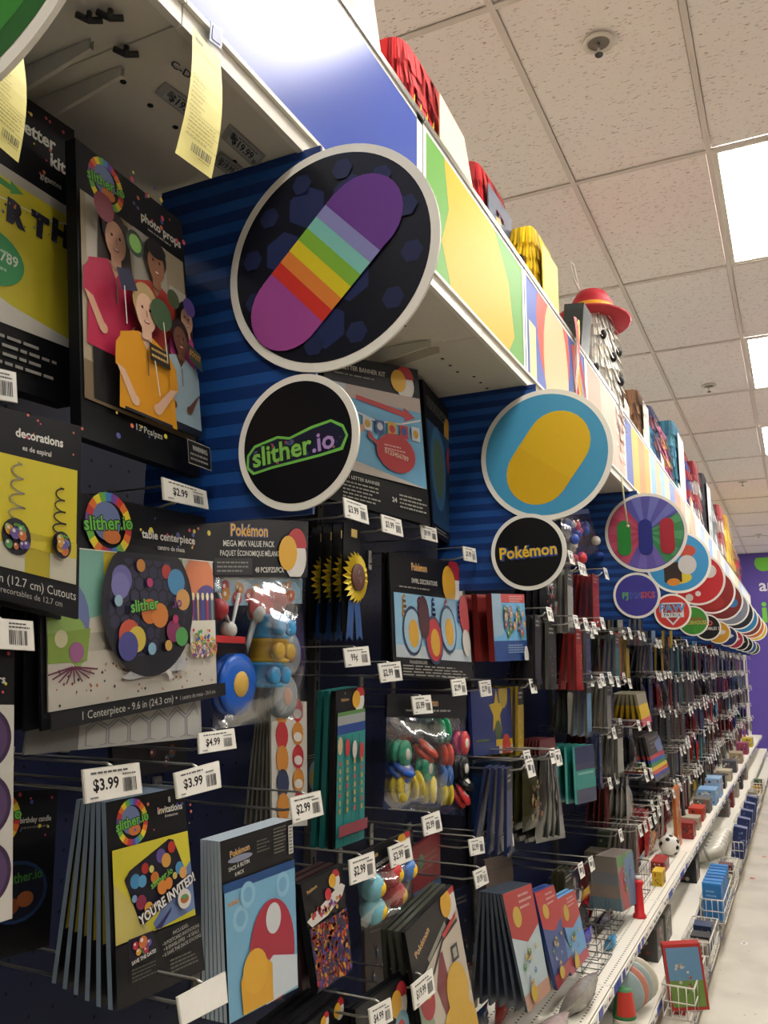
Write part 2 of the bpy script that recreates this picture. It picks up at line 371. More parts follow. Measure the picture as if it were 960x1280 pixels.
SHELFW = mat('e6e1d3', 0.38, 0, 0.03)
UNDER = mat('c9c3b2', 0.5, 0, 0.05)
BLUETAG = mat('27388f', 0.4); WTAG = mat('dcdad2', 0.4); GTAG = mat('a9a9a6', 0.5)
def label_strip(o, x, z, a, b, seed, single):
    """price strip with blue and white paper tags along a shelf edge"""
    rr = random.Random(seed); mb = MB(); t = MB()
    mb.box((x + 0.003, (a + b) / 2, z), (0.005, b - a - 0.006, 0.036), SHELFW); mb.build('tag_strip', o)
    y = a + 0.02
    while y < b - 0.09:
        w = rr.choice((0.05, 0.065, 0.065, 0.09)); c = rr.choice((BLUETAG, WTAG, WTAG, WTAG, BLUETAG)); m2 = MB() if single else t
        m2.box((x + 0.0065, y + w / 2, z), (0.002, w - 0.008, 0.029), c)
        if c is WTAG:
            m2.box((x + 0.0079, y + w * 0.35, z + 0.002), (0.0006, w * 0.32, 0.010), mat('3a3a3c', 0.5)); m2.box((x + 0.0079, y + w * 0.75, z - 0.002), (0.0006, w * 0.2, 0.014), GTAG)
        if single: m2.build('shelf_tag', o)
        y += w + rr.choice((0.0, 0.0, 0.004, 0.03))
    if not single and t.v: t.build('shelf_tags', o)['kind'] = 'stuff'
def shelf(name, label, x0, x1, a, b, z, seed, holes, strip=True, single=False, lip=0.04):
    o = thing(name, label, 'shelf', ((x0 + x1) / 2, (a + b) / 2, z)); a += 0.002; b -= 0.002
    mb = MB(); mb.box(((x0 + x1) / 2, (a + b) / 2, z - 0.012), (x1 - x0, b - a, 0.024), SHELFW)
    if holes:
        n = int((b - a) / 0.025)
        for r in range(7):
            for k in range(n):
                y = a + 0.02 + k * 0.025; x = x1 - 0.025 - r * 0.045; s = 0.0035
                mb.poly([(x - s, y - s * 1.4, z + 0.0006), (x + s, y - s * 1.4, z + 0.0006), (x + s, y + s * 1.4, z + 0.0006), (x - s, y + s * 1.4, z + 0.0006)], mat('6d675a', 0.8))
    mb.build('deck', o)
    mb = MB(); mb.box((x1 - 0.004, (a + b) / 2, z - lip / 2), (0.008, b - a, lip + 0.006), SHELFW); mb.build('front_lip', o)
    if strip: label_strip(o, x1, z - lip / 2, a, b, seed, single)
    return o
for k, a in enumerate(SEC):
    if a < 1.9 or a >= Y_END - 0.2: continue
    b = min(a + 1.22, Y_END); n_ = ordn[k - 2]
    shelf('mid_shelf', 'white perforated shelf with blue and white tags, %s along the run' % n_, XW + 0.03, -0.68, a, b, EYE - 1.095, k, a < 5, True, a < 5.5, 0.042)
    shelf('base_shelf', 'low white base shelf with tag strip, %s along the run' % n_, XW + 0.03, -0.615, a, b, EYE - 1.315, 50 + k, False, True, False, 0.04)
    shelf('kick_shelf', 'lowest white shelf ledge near the floor, %s along the run' % n_, XW + 0.03, KX, a, b, 0.10, 90 + k, False, True, False, 0.036)

# canopy shelf with its fascia boards
CB = EYE + 0.862                                   # underside of the canopy
XC = -0.70
canopies = []
for k, a in enumerate(SEC[:-1]):
    b = min(a + 1.22, Y_END)
    o = thing('canopy_shelf', 'white top shelf jutting over the hooks, %s section along the run' % ordn[k], 'shelf', ((XW + XC) / 2, (a + b) / 2, CB)); canopies.append(o)
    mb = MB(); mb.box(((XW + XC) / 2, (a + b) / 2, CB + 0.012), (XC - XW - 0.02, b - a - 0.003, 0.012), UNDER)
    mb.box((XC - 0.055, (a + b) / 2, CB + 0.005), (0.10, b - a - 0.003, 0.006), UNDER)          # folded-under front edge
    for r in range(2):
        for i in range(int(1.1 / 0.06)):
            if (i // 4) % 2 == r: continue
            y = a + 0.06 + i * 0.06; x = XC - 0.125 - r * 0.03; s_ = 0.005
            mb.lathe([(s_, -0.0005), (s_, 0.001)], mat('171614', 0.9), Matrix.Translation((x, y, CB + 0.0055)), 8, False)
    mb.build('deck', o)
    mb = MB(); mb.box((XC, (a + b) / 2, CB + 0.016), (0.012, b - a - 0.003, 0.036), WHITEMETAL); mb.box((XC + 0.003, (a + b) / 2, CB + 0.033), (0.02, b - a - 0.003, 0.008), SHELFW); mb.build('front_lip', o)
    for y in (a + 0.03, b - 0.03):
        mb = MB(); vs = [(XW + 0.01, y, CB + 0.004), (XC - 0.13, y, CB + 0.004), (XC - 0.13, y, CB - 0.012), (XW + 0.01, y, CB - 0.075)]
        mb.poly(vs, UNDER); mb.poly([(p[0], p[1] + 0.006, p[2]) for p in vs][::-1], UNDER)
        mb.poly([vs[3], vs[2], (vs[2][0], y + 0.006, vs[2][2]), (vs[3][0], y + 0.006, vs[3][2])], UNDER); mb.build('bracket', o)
# flip clips and printed tags under the nearest canopy
for (px, py) in ((112, 15), (158, 58), (138, 12)):
    mb = MB(); p = PZ(px, py, CB); mb.tube([p, p - Vector((0, 0, 0.012))], 0.004, mat('2a2a28', 0.5)); mb.tube([p + Vector((-0.012, -0.012, -0.008)), p + Vector((0, 0, -0.013)), p + Vector((0.012, 0.012, -0.008))], 0.0045, mat('2a2a28', 0.5)); mb.tube([p + Vector((0, 0, -0.012)), p + Vector((0.012, -0.012, -0.022))], 0.0045, mat('2a2a28', 0.5)); mb.build('clip', canopies[1])
TAGHOLD = mat('8f8d86', 0.4)
def under_tag(px4, txt, name, bare=False):
    q = [PZ(p[0], p[1], CB - 0.001) for p in px4]; n = Vector((0, 0, -1)); mb = MB()
    if not bare: mb.hexa(q, n, 0.001, TAGHOLD)
    fc = Face(q, n, mb)
    if bare: fc.text(txt, 0.5, 0.8, 0.6, '2c2c2c', 0.95)
    else:
        fc.rect(0.12, 0.12, 0.92, 0.9, 'b9b8b2'); fc.text(txt, 0.5, 0.75, 0.42, '1e1e1e', 0.55, bold=0.05); fc.barcode(0.14, 0.2, 0.26, 0.6); fc.lines(0.3, 0.18, 0.85, 1, 0.14, '333333'); fc.barcode(0.8, 0.6, 0.9, 0.85)
    mb.build(name, canopies[1])
under_tag([(213, 68), (247, 92), (240, 105), (206, 80)], 'C-D', 'stencil', True)
under_tag([(207, 103), (265, 143), (250, 160), (194, 117)], '$19.99', 'flat_tag')
under_tag([(287, 155), (332, 195), (320, 212), (276, 172)], '$19.99', 'flat_tag')
under_tag([(275, 190), (306, 212), (292, 224), (262, 202)], '$19.99', 'flat_tag')

# fascia boards along the front of the canopy
ZF0, ZF1 = CB + 0.036, EYE + 1.245
def fascia(a, b, base, art, label):
    o = thing('fascia_sign', label, 'sign', (XC + 0.004, (a + b) / 2, ZF0))
    q = [Vector((XC + 0.006, a, ZF1)), Vector((XC + 0.006, b, ZF1)), Vector((XC + 0.006, b, ZF0)), Vector((XC + 0.006, a, ZF0))]
    n = Vector((1, 0, 0)); mb = MB(); mb.hexa(q, n, 0.005, mat(base, 0.26 if base == '3d55a8' else 0.5, 0, 0.02, spec=0.25 if base == '3d55a8' else 0.10), WTAG); mb.build('board', o)
    pm = MB(); fc = Face(q, n, pm); art(fc); 
    if pm.v: pm.build('print', o)
    mb = MB(); mb.box((XC + 0.004, (a + b) / 2, ZF1 + 0.006), (0.014, b - a, 0.014), METAL); mb.box((XC - 0.006, (a + b) / 2, ZF1 + 0.012), (0.010, b - a, 0.022), mat('1d2440', 0.5)); mb.build('top_rail', o)
    return o
def f_plain(fc): fc.mb.poly([fc.pt(a, b) for a, b in ((0, 0), (1, 0), (1, 0.035), (0, 0.035))], mat('eeece6', 0.2)); fc.mb.poly([fc.pt(a, b) for a, b in ((0.985, 0), (1, 0), (1, 1), (0.985, 1))], mat('eeece6', 0.2))
G = lambda c: mat(c, 0.5, 0, 0.02, spec=0.10)
def rim(fc, c='efeee8'):
    for r in ((0, 0, 1, 0.04), (0, 0, 0.02, 1), (0.975, 0, 1, 1)): fc.rect(*r, G(c))
def f_green(fc):
    fc.poly([(0.16, 0), (0.62, 0), (0.80, 0.35), (0.86, 0.8), (0.78, 1), (0.22, 1), (0.14, 0.7), (0.2, 0.4)], G('dba934')); rim(fc)
def f_navy(fc):
    fc.ell(0.42, 0.30, 0.26, G('d8503c'), 1.1); fc.ell(0.45, 0.62, 0.2, G('efb98a'), 1.5); fc.rect(0.05, 0.45, 0.14, 1, G('efe2a0')); fc.poly([(0.72, 0.1), (0.86, 0), (0.98, 1), (0.8, 1)], G('cf4a38')); fc.poly([(0.80, 0.1), (0.86, 0.05), (0.93, 1), (0.87, 1)], G('e8c53c')); rim(fc)
def f_mix(cols):
    def art(fc):
        n = len(cols)
        for k, c in enumerate(cols): fc.poly([(k / n, 0), ((k + 1) / n, 0), (min(1, (k + 1.25) / n), 1), (k / n + 0.02, 1)], G(c))
        rim(fc)
    return art
fascia(-0.44, 1.605, '3d55a8', f_plain, 'glossy plain blue fascia board above the nearest black round sign')
fascia(1.61, 2.405, '68a04c', f_green, 'green fascia board with large yellow shape above the light blue round sign')
fascia(2.41, 3.26, '5566b0', f_navy, 'blue fascia board with red and peach shapes, third along the canopy')
FB = [(3.27, 4.1, 'e59a84', ('e59a84', 'e9b09c', 'eab7a4'), 'salmon'), (4.1, 4.9, 'e0bd54', ('5566a8', 'd0a848', 'c08a50', 'cca044'), 'yellow and tan'), (4.9, 5.7, '8fb9dc', ('8fb9dc', 'e0b890', '9cc0da', 'e8d8b0'), 'pale blue and tan'),
      (5.7, 6.6, 'd98a70', ('7486bd', 'd98a70', 'e2a58c'), 'coral and blue'), (6.6, 7.6, 'e6cdb4', ('e6cdb4', 'd8a590', 'efe2cc'), 'cream'), (7.6, 8.8, 'a8bddc', ('a8bddc', 'e6d8c4', '8ea8d0'), 'ice blue'),
      (8.8, 10.2, 'ddd2c6', ('ddd2c6', 'c8b0a0', 'e8e0d4'), 'pale grey'), (10.2, 11.8, 'c0c8d8', ('c0c8d8', 'e0d8c8'), 'silver grey'), (11.8, 13.6, 'd9c9a8', ('d9c9a8', 'b8c4d4'), 'sand'), (13.6, 15.9, 'c9d2dc', ('c9d2dc', 'ded6c6'), 'far grey blue')]
for a, b, base, cols, nm in FB: fascia(a, b - 0.01, base, f_mix(cols), '%s printed fascia board along the canopy front' % nm)

# ---- unseen shelving run across the aisle, added to keep side light off the packs
opp = thing('shelving_run', 'unseen opposite shelving run right of the picture, added to block side light', 'shelving', (1.75, 7, 0))
mb = MB(); mb.box((1.78, 6.5, (EYE + 0.9) / 2), (0.04, 19.0, EYE + 0.9), NAVY); mb.build('back_panel', opp)
for z in (0.12, 0.5, 0.9, 1.3, 1.7, 2.1):
    mb = MB(); mb.box((1.56, 6.5, z), (0.40, 19.0, 0.03), SHELFW); mb.build('shelf_deck', opp)
for k in range(17):
    y = -2.6 + k * 1.16; c = ('4a3a52', '3a4a5c', '5c4a3a', '3c4c40', '5a3438', '44444a')[k % 6]
    for j, z in enumerate((0.136, 0.516, 0.916, 1.316, 1.716)):
        o = thing('added_carton_row', 'added block of cartons on the unseen opposite run, %s bay, shelf %s' % (ordn[k], ('one', 'two', 'three', 'four', 'five')[j]), 'carton', (1.55, y, z), 'cartons on the opposite run'); mb = MB(); mb.box((1.57, y, z + 0.14), (0.32, 0.9, 0.28), mat(c, 0.6)); mb.build('cartons', o); mb = MB(); mb.box((1.408, y, z + 0.14), (0.004, 0.7, 0.14), mat(('8a8478', 'a0643c', '6a7a8a')[(j + k) % 3], 0.5)); mb.build('print', o)
# ================================================================ round hanging signs with striped wing panels
BL1, BL2 = mat('194686', 0.45, 0, 0.05), mat('0e2c62', 0.45, 0, 0.05)
RIM = mat('dedbd0', 0.35, 0, 0.02)
def disc(mb, c, r, y, m, n=56, t=0.005):
    f = [Vector((c[0] + r * math.cos(2 * math.pi * k / n), y, c[1] + r * math.sin(2 * math.pi * k / n))) for k in range(n)]
    mb.poly(f[::-1], m); mb.poly([p + Vector((0, t, 0)) for p in f], m)
    for k in range(n): mb.poly([f[k], f[(k + 1) % n], f[(k + 1) % n] + Vector((0, t, 0)), f[k] + Vector((0, t, 0))], m, True)
def round_sign(y, label, big, small, big_art, small_art, cx=-0.636, cz=0.652, R=0.194, sx=-0.683, sz=0.346, r=0.110, wing=(-1.0, -0.66), n=56):
    cz += EYE; sz += EYE
    o = thing('round_sign', label, 'sign', (cx, y, sz - r))
    mb = MB(); z = EYE + 0.232; k = 0
    while z < CB - 0.004:
        h = min(0.0205, CB - z); mb.box(((wing[0] + wing[1]) / 2, y + 0.010 + (0.0008 if k % 2 else 0), z + h / 2), (wing[1] - wing[0], 0.006, h), BL1 if k % 2 else BL2); z += h; k += 1
    mb.build('wing_panel', o)
    mb = MB(); disc(mb, (cx, cz), R, y, RIM, n); d = mb.build('large_disc', o); d['label'] = 'large round board with white rim'
    mb = MB(); q = [Vector((cx - R, y, cz + R)), Vector((cx + R, y, cz + R)), Vector((cx + R, y, cz - R)), Vector((cx - R, y, cz - R))]
    fc = Face(q, Vector((0, -1, 0)), mb); fc.ell(0.5, 0.5, 0.462, big, n=n); big_art(fc); mb.build('print', d)
    mb = MB(); disc(mb, (sx, sz), r, y - 0.008, RIM, n); d = mb.build('small_disc', o); d['label'] = 'small round name board with white rim'
    mb = MB(); q = [Vector((sx - r, y - 0.008, sz + r)), Vector((sx + r, y - 0.008, sz + r)), Vector((sx + r, y - 0.008, sz - r)), Vector((sx - r, y - 0.008, sz - r))]
    fc = Face(q, Vector((0, -1, 0)), mb); fc.ell(0.5, 0.5, 0.448, small, n=n); small_art(fc); mb.build('lettering', d)
    return o
def none(fc): pass
def capsule(fc, a, b, r, cols, seam=0.0):
    """plain rounded bar in straight colour bands"""
    n = len(cols); (u0, v0), (u1, v1) = a, b; L = math.hypot(u1 - u0, v1 - v0); du, dv = (u1 - u0) / L, (v1 - v0) / L; nu, nv = -dv, du
    for k, c in enumerate(cols):
        s0, s1 = L * k / n, L * (k + 1) / n
        if k == 0: fc.ell(u0, v0, r, c, n=28)
        if k == n - 1: fc.ell(u1, v1, r, c, n=28)
    for k, c in enumerate(cols):
        s0, s1 = L * k / n, L * (k + 1) / n
        fc.poly([(u0 + du * s0 + nu * r, v0 + dv * s0 + nv * r), (u0 + du * s1 + nu * r, v0 + dv * s1 + nv * r), (u0 + du * s1 - nu * r, v0 + dv * s1 - nv * r), (u0 + du * s0 - nu * r, v0 + dv * s0 - nv * r)], c)
RAINBOW = ['a94f9c', 'd93a30', 'e8883c', 'e6d22c', '86bb3e', '84c9bd', '8f8fc4', '6d3f92']
def a_hex(fc):
    fc.hexes(0.06, 0.06, 0.94, 0.94, 0.125, '26305a', 0, 0, 0.78, lambda u, v: (u - 0.5) ** 2 + (v - 0.5) ** 2 < 0.335 ** 2)
    for ang in range(0, 360, 30):        # hexagons cut by the rim
        u, v = 0.5 + 0.385 * math.cos(math.radians(ang + 9)), 0.5 + 0.385 * math.sin(math.radians(ang + 9)); fc.ell(u, v, 0.05, '222b50', n=6)
    capsule(fc, (0.31, 0.70), (0.66, 0.36), 0.185, RAINBOW)
def a_name1(fc):
    fc.poly([(0.08, 0.56), (0.14, 0.49), (0.34, 0.44), (0.44, 0.46), (0.62, 0.40), (0.78, 0.37), (0.88, 0.42), (0.92, 0.50), (0.88, 0.60), (0.70, 0.63), (0.30, 0.68), (0.14, 0.71), (0.08, 0.66)], '7fcf5a')
    fc.poly([(0.10, 0.57), (0.15, 0.51), (0.34, 0.46), (0.44, 0.48), (0.63, 0.42), (0.78, 0.39), (0.87, 0.44), (0.90, 0.50), (0.86, 0.58), (0.70, 0.61), (0.30, 0.66), (0.15, 0.69), (0.10, 0.65)], '20233c')
    fc.dots(26, 0.14, 0.48, 0.86, 0.64, ['6a5f94', 'b94f7a', 'c9b45c', '4f74a0', '3c4468'], 0.018, 5)
    for c, dx, b in (('16301a', 0.006, 0.09), ('8fd062', 0.0, 0.045)): fc.text('slither', 0.39 + dx, 0.625 - dx, 0.14, c, 0.50, 7, b)
    for c, dx, b in (('2a1c3c', 0.006, 0.09), ('b99ad6', 0.0, 0.045)): fc.text('.io', 0.73 + dx, 0.585 - dx, 0.135, c, 0.2, 7, b)
def a_blue(fc):
    capsule(fc, (0.44, 0.64), (0.60, 0.42), 0.24, ['e0b41e', 'e4bb22', 'e4bb22'])
def a_name2(fc):
    for c, dx, b in (('3a4f96', 0.008, 0.11), ('f0c62e', 0.0, 0.05)): fc.text('Pok\u00e9mon', 0.5 + dx, 0.565 + dx, 0.15, c, 0.76, 3, b)
def rays(c1, c2):
    def f(fc):
        for k in range(16):
            if k % 2: continue
            a0, a1 = math.radians(k * 22.5), math.radians(k * 22.5 + 22.5)
            fc.poly([(0.5, 0.5), (0.5 + 0.46 * math.cos(a0), 0.5 + 0.46 * math.sin(a0)), (0.5 + 0.46 * math.cos(a1), 0.5 + 0.46 * math.sin(a1))], c1 if k < 8 or k > 12 else c2)
    return f
def a_rays(fc):
    for a0, a1, c in ((-30, 60, '3f8f5a'), (60, 120, '6a5cae'), (120, 235, 'b8435e'), (235, 330, '5a58a8')):
        for k in range(a0, a1, 15): fc.poly([(0.5, 0.5)] + [(0.5 + 0.455 * math.cos(math.radians(t)), 0.5 + 0.455 * math.sin(math.radians(t))) for t in (k, k + 7.5, min(k + 15, a1))], c if (k // 15) % 2 else {'3f8f5a': '57a56e', '6a5cae': '7a6cbc', 'b8435e': 'c65470', '5a58a8': '6f76c0'}[c])
    for u, c in ((0.24, '2f8f3c'), (0.5, '2b3288'), (0.76, 'b02c3c')): capsule(fc, (u, 0.70), (u, 0.42), 0.085, [c, c])
def a_name3(fc):
    for t, u, c in (('PJ', 0.26, '4fae4c'), ('MA', 0.5, '3a4ea8'), ('SKS', 0.74, 'c0363e')): fc.text(t, u, 0.56, 0.13, 'cfd8e8', 0.29, 0, 0.06); fc.text(t, u, 0.56, 0.13, c, 0.28, 0, 0.045)
def a_paw(fc):
    fc.ell(0.5, 0.75, 0.20, 'd9c23c', 0.5); fc.rect(0.28, 0.50, 0.55, 0.82, '3a2c26'); fc.ell(0.64, 0.33, 0.14, 'c0503c', 0.7); fc.ell(0.64, 0.55, 0.14, 'cfcac4', 1.1); fc.ell(0.42, 0.82, 0.10, 'd98a34', 0.6)
def a_name4(fc):
    fc.poly([(0.22, 0.25), (0.78, 0.25), (0.80, 0.55), (0.5, 0.88), (0.2, 0.55)], 'd9dde0'); fc.poly([(0.26, 0.29), (0.74, 0.29), (0.75, 0.53), (0.5, 0.82), (0.25, 0.53)], 'a8322c')
    fc.text('PAW', 0.5, 0.50, 0.22, 'dfe6ea', 0.72, 0, 0.06); fc.text('PAW', 0.5, 0.50, 0.22, '3f8fc8', 0.7, 0, 0.03); fc.rect(0.2, 0.53, 0.8, 0.66, 'e2e4e4'); fc.text('PATROL', 0.5, 0.635, 0.09, '39464e', 0.52, 0, 0.03)
def a_mick(fc): fc.ell(0.72, 0.36, 0.13, 'e2dcd4'); fc.ell(0.5, 0.78, 0.05, 'efe6dc'); fc.ell(0.34, 0.85, 0.07, 'd9d2c8')
def a_name5(fc): fc.text('MOUSE', 0.6, 0.48, 0.09, 'c0362e', 0.5, 0, 0.04); fc.text('CLUBHOUSE', 0.56, 0.62, 0.13, '24406a', 0.78, 0, 0.08); fc.text('CLUBHOUSE', 0.56, 0.62, 0.13, 'e8d84c', 0.76, 0, 0.03)
def a_inc(fc): fc.ell(0.56, 0.40, 0.16, 'c98f6a', 1.1); fc.ell(0.5, 0.76, 0.26, 'a02a24', 0.6); fc.rect(0.45, 0.38, 0.72, 0.43, '2a1d1c')
def a_name6(fc): fc.ell(0.60, 0.34, 0.10, 'd9563a'); fc.ell(0.60, 0.34, 0.055, '111114'); fc.text('INCREDIBLES 2', 0.52, 0.60, 0.11, 'e8e4dc', 0.84, 0, 0.03)
def blobs(cols, seed):
    def f(fc):
        rr = random.Random(seed)
        for k in range(7):
            a, d = rr.uniform(0, 6.28), rr.uniform(0.05, 0.32); fc.ell(0.5 + d * math.cos(a), 0.5 + d * math.sin(a), rr.uniform(0.06, 0.13), rr.choice(cols), n=14)
    return f
def scrawl(c):
    def f(fc): fc.poly([(0.2, 0.56), (0.3, 0.44), (0.72, 0.40), (0.82, 0.48), (0.7, 0.58), (0.3, 0.64)], c)
    return f
def far(y, label, big, small, bc, sc, seed): round_sign(y, label, big, small, blobs(bc, seed), scrawl(sc), n=32)
# nearest sign, mostly out of the frame at the top left
def a_lime(fc):
    fc.ell(0.5, 0.5, 0.40, '3f8f3c', n=48); fc.poly([(0.2, 0.2), (0.75, 0.2), (0.78, 0.62), (0.55, 0.84), (0.2, 0.84)], '8fc63c'); fc.poly([(0.15, 0.15), (0.9, 0.15), (0.6, 0.5), (0.2, 0.7)], '3fa04c')
round_sign(0.41, 'green round sign cut by the top left corner of the picture', '2f6a34', '101014', a_lime, none, n=96)
round_sign(1.09, 'black hexagon round sign with rainbow bar, green name lettering on black disc below', '11131f', '0b0c12', a_hex, a_name1, n=80)
round_sign(2.42, 'light blue round sign with yellow shape, yellow name lettering on black disc below', '4a9fc8', '0d0d10', a_blue, a_name2, cx=-0.645, cz=0.635, R=0.203, sx=-0.703, sz=0.34, r=0.115, wing=(-1.0, -0.67), n=72)
round_sign(4.17, 'round sign with purple, green and red rays, purple name disc below', '5a58a8', '44409a', a_rays, a_name3, cx=-0.628, cz=0.65, R=0.194, n=56)
round_sign(5.45, 'blue round sign with dark brown shape, red shield name disc below', '3f95c8', 'cf3f36', a_paw, a_name4)
round_sign(6.55, 'red round sign with white dots, green name disc below', 'cf2f34', '4a9a3a', a_mick, a_name5, n=40)
round_sign(7.62, 'dark red round sign with tan spot, black name disc below', '8a2222', '121214', a_inc, a_name6, n=40)
far(8.7, 'brown red round sign, mustard yellow name disc below', '7c2a26', 'd9a032', ['a03a30', '3a7ab0', '1c1a20'], 'e8e0d0', 3)
far(9.75, 'grey round sign with pale blue dots, navy name disc below', '8a8c98', '1f2a5c', ['4a7ab8', '4a7ab8', '9a2c30', 'b8bcc8'], 'c8ccd8', 4)
far(10.8, 'black and blue round sign, crimson name disc below', '23242c', 'b02c44', ['3a6aa8', '16161c', '2c3c60'], 'e8c8cc', 5)
far(11.9, 'bright blue round sign, black name disc with tan mark below', '2f86b8', '131316', ['49a0c8', '1c2430'], 'b89a6a', 6)
far(13.0, 'orange brown round sign, second black name disc below', '7a3a2c', '121214', ['b84a34', '3c2c28', 'd9b23c'], 'a8a8a0', 7)
far(14.1, 'orange and green round sign, blue name disc below', 'd8762e', '3a5a9c', ['2f7a4c', 'e0a040'], 'c8d0d8', 8)
far(15.2, 'yellow round sign farthest along, dark green name disc below', 'e0c43a', '3c5a34', ['2c2c20', 'e8d860'], 'b8c8a0', 9)
# ================================================================ hooks with price tags
def hook_geo(root, y, z, xt, low=0.032, tip=0.0, r=0.0026, n=6, dy=0.0):
    """scan hook: product wire below with an upturned tip, label wire above; from the pegboard out to xt"""
    mb = MB(); mb.tube([(XW, y, z - low), (xt - 0.05 + tip, y, z - low), (xt - 0.02 + tip, y + dy, z - low + 0.006), (xt + tip, y + dy, z - low + 0.020)], r, METAL, n); mb.build('product_wire', root)
    mb = MB(); mb.tube([(XW, y, z - low), (XW + 0.012, y, z), (xt - 0.012, y, z + 0.003), (xt - 0.003, y, z)], r * 0.8, METAL, n); mb.build('label_wire', root)
    mb = MB(); mb.box((XW + 0.003, y, z - low + 0.012), (0.006, 0.022, 0.06), METAL); mb.build('back_plate', root)
def price_hook(px4, xt, txt, label, seed=1, far_=False, low=0.032, dims=None):
    q = corners(px4, xt); c = sum(q, Vector()) / 4; top = (q[0] + q[1]) / 2
    o = thing('peg_hook', label, 'hook', (XW, c.y, top.z - low))
    hook_geo(o, c.y, top.z, xt - 0.002, low)
    n = quad_normal(q); mb = MB(); qq = [p + (p - c) * 0.04 for p in q]; mb.hexa(qq, n, 0.003, mat('d3d0c5', 0.3)); t = mb.build('price_tag', o)
    pm = MB(); fc = Face(q, n, pm); fc.rect(0.0, 0.0, 1, 1, mat('e9e6dc', 0.35))
    if txt:
        fc.text(txt, 0.36, 0.68, 0.36, '1b1b1d', 0.46, 0, 0.05); fc.barcode(0.66, 0.40, 0.9, 0.85, '3a3a3c', seed); fc.lines(0.1, 0.10, 0.8, 1, 0.16, '6a6a68', seed); fc.lines(0.66, 0.24, 0.92, 1, 0.14, '6a6a68', seed); fc.lines(0.06, 0.86, 0.2, 1, 0.14, '6a6a68', seed)
    elif txt is not None: fc.barcode(0.6, 0.35, 0.9, 0.85, '3a3a3c', seed); fc.lines(0.6, 0.1, 0.95, 2, 0.12, '4a4a48', seed)
    pm.build('print', t); return o
def T(x0, y0, x1, y1, s): return [(x0, y0), (x1, y0 + s), (x1 + 1, y1 + s), (x0 + 1, y1)]
price_hook([(105, 963), (173, 954), (177, 991), (108, 1004)], -0.80, '$3.99', 'hook with 3.99 tag above the invitation packs, nearer one', 1)
price_hook([(219, 967), (273, 952), (276, 984), (223, 998)], -0.80, '$3.99', 'hook with 3.99 tag beside the invitation packs, farther one', 2)
price_hook([(204, 597), (257, 614), (260, 636), (206, 624)], -0.84, '$2.99', 'hook with 2.99 tag above the table centerpiece pack', 3)
price_hook([(249, 917), (292, 911), (295, 935), (250, 942)], -0.86, '$4.99', 'hook with grey 4.99 tag below the assorted toys bag', 4)
price_hook([(-38, 770), (40, 777), (42, 813), (-38, 808)], -0.785, '', 'hook with barcode tag at the left picture edge, below the swirls', 5)
price_hook([(-40, 452), (19, 466), (21, 503), (-40, 492)], -0.86, '', 'hook with barcode tag at the left picture edge, below the banner box', 6)
price_hook([(223, 1247), (281, 1216), (284, 1253), (228, 1282)], -0.76, None, 'hook with a blank white tag below the invitations', 7)
price_hook([(363, 998), (400, 989), (404, 1018), (367, 1029)], -0.84, '$2.99', 'hook with 2.99 tag beside the sticker sheets', 8)
price_hook([(430, 622), (458, 632), (461, 655), (432, 646)], -0.90, '$3.99', 'hook with 3.99 tag below the blue banner box', 9)
price_hook([(477, 643), (501, 650), (504, 671), (479, 664)], -0.90, '$3.99', 'hook with 3.99 tag below the banner box, second', 10)
price_hook([(526, 656), (545, 661), (547, 678), (528, 673)], -0.92, '$9.99', 'hook with tag below the blue boxed kit', 11)
price_hook([(579, 683), (594, 686), (596, 703), (581, 700)], -0.86, '$3.99', 'hook with tag before the striped wing of the blue round sign', 12)
price_hook([(430, 811), (460, 808), (463, 831), (433, 834)], -0.90, '99\u00a2', 'hook with 99 cent tag below the award ribbons', 13)
price_hook([(473, 830), (500, 827), (503, 850), (477, 853)], -0.90, '$2.99', 'hook with 2.99 tag below the award ribbons, farther', 14)
price_hook([(515, 871), (538, 869), (541, 891), (518, 893)], -0.92, '$5.99', 'hook with 5.99 tag above the bag of wheels', 15)
price_hook([(564, 850), (581, 848), (584, 868), (567, 870)], -0.88, '$2.99', 'hook with tag below the swirl pack, nearer', 16)
price_hook([(599, 852), (613, 850), (615, 869), (602, 871)], -0.88, '$2.99', 'hook with tag below the swirl pack, farther', 17)
price_hook([(437, 1076), (467, 1065), (470, 1095), (439, 1106)], -0.84, '$2.99', 'hook with 2.99 tag above the confetti pouch', 18)
price_hook([(486, 1060), (512, 1049), (516, 1074), (490, 1085)], -0.84, '$2.99', 'hook with 2.99 tag above the bouncy ball bag', 19)
price_hook([(528, 1022), (549, 1014), (553, 1038), (531, 1045)], -0.84, '$2.99', 'hook with tag below the bag of wheels', 20)
price_hook([(515, 1232), (540, 1211), (544, 1240), (519, 1262)], -0.78, '$19.99', 'hook with 19.99 tag before the yellow costume pack', 21)
price_hook([(586, 1050), (604, 1046), (606, 1066), (589, 1070)], -0.86, '$2.99', 'hook with tag left of the dark cutlery fan, lower left', 22)
price_hook([(626, 1046), (641, 1042), (643, 1060), (629, 1064)], -0.86, '$2.99', 'hook with tag left of the dark cutlery fan, lower right', 23)
price_hook([(592, 1090), (607, 1083), (611, 1103), (596, 1111)], -0.78, '$9.99', 'hook with tilted tag right of the costume pack', 24)
price_hook([(462, 1262), (488, 1248), (491, 1275), (465, 1290)], -0.76, '$4.99', 'hook with tilted tag at the bottom edge of the picture', 25)

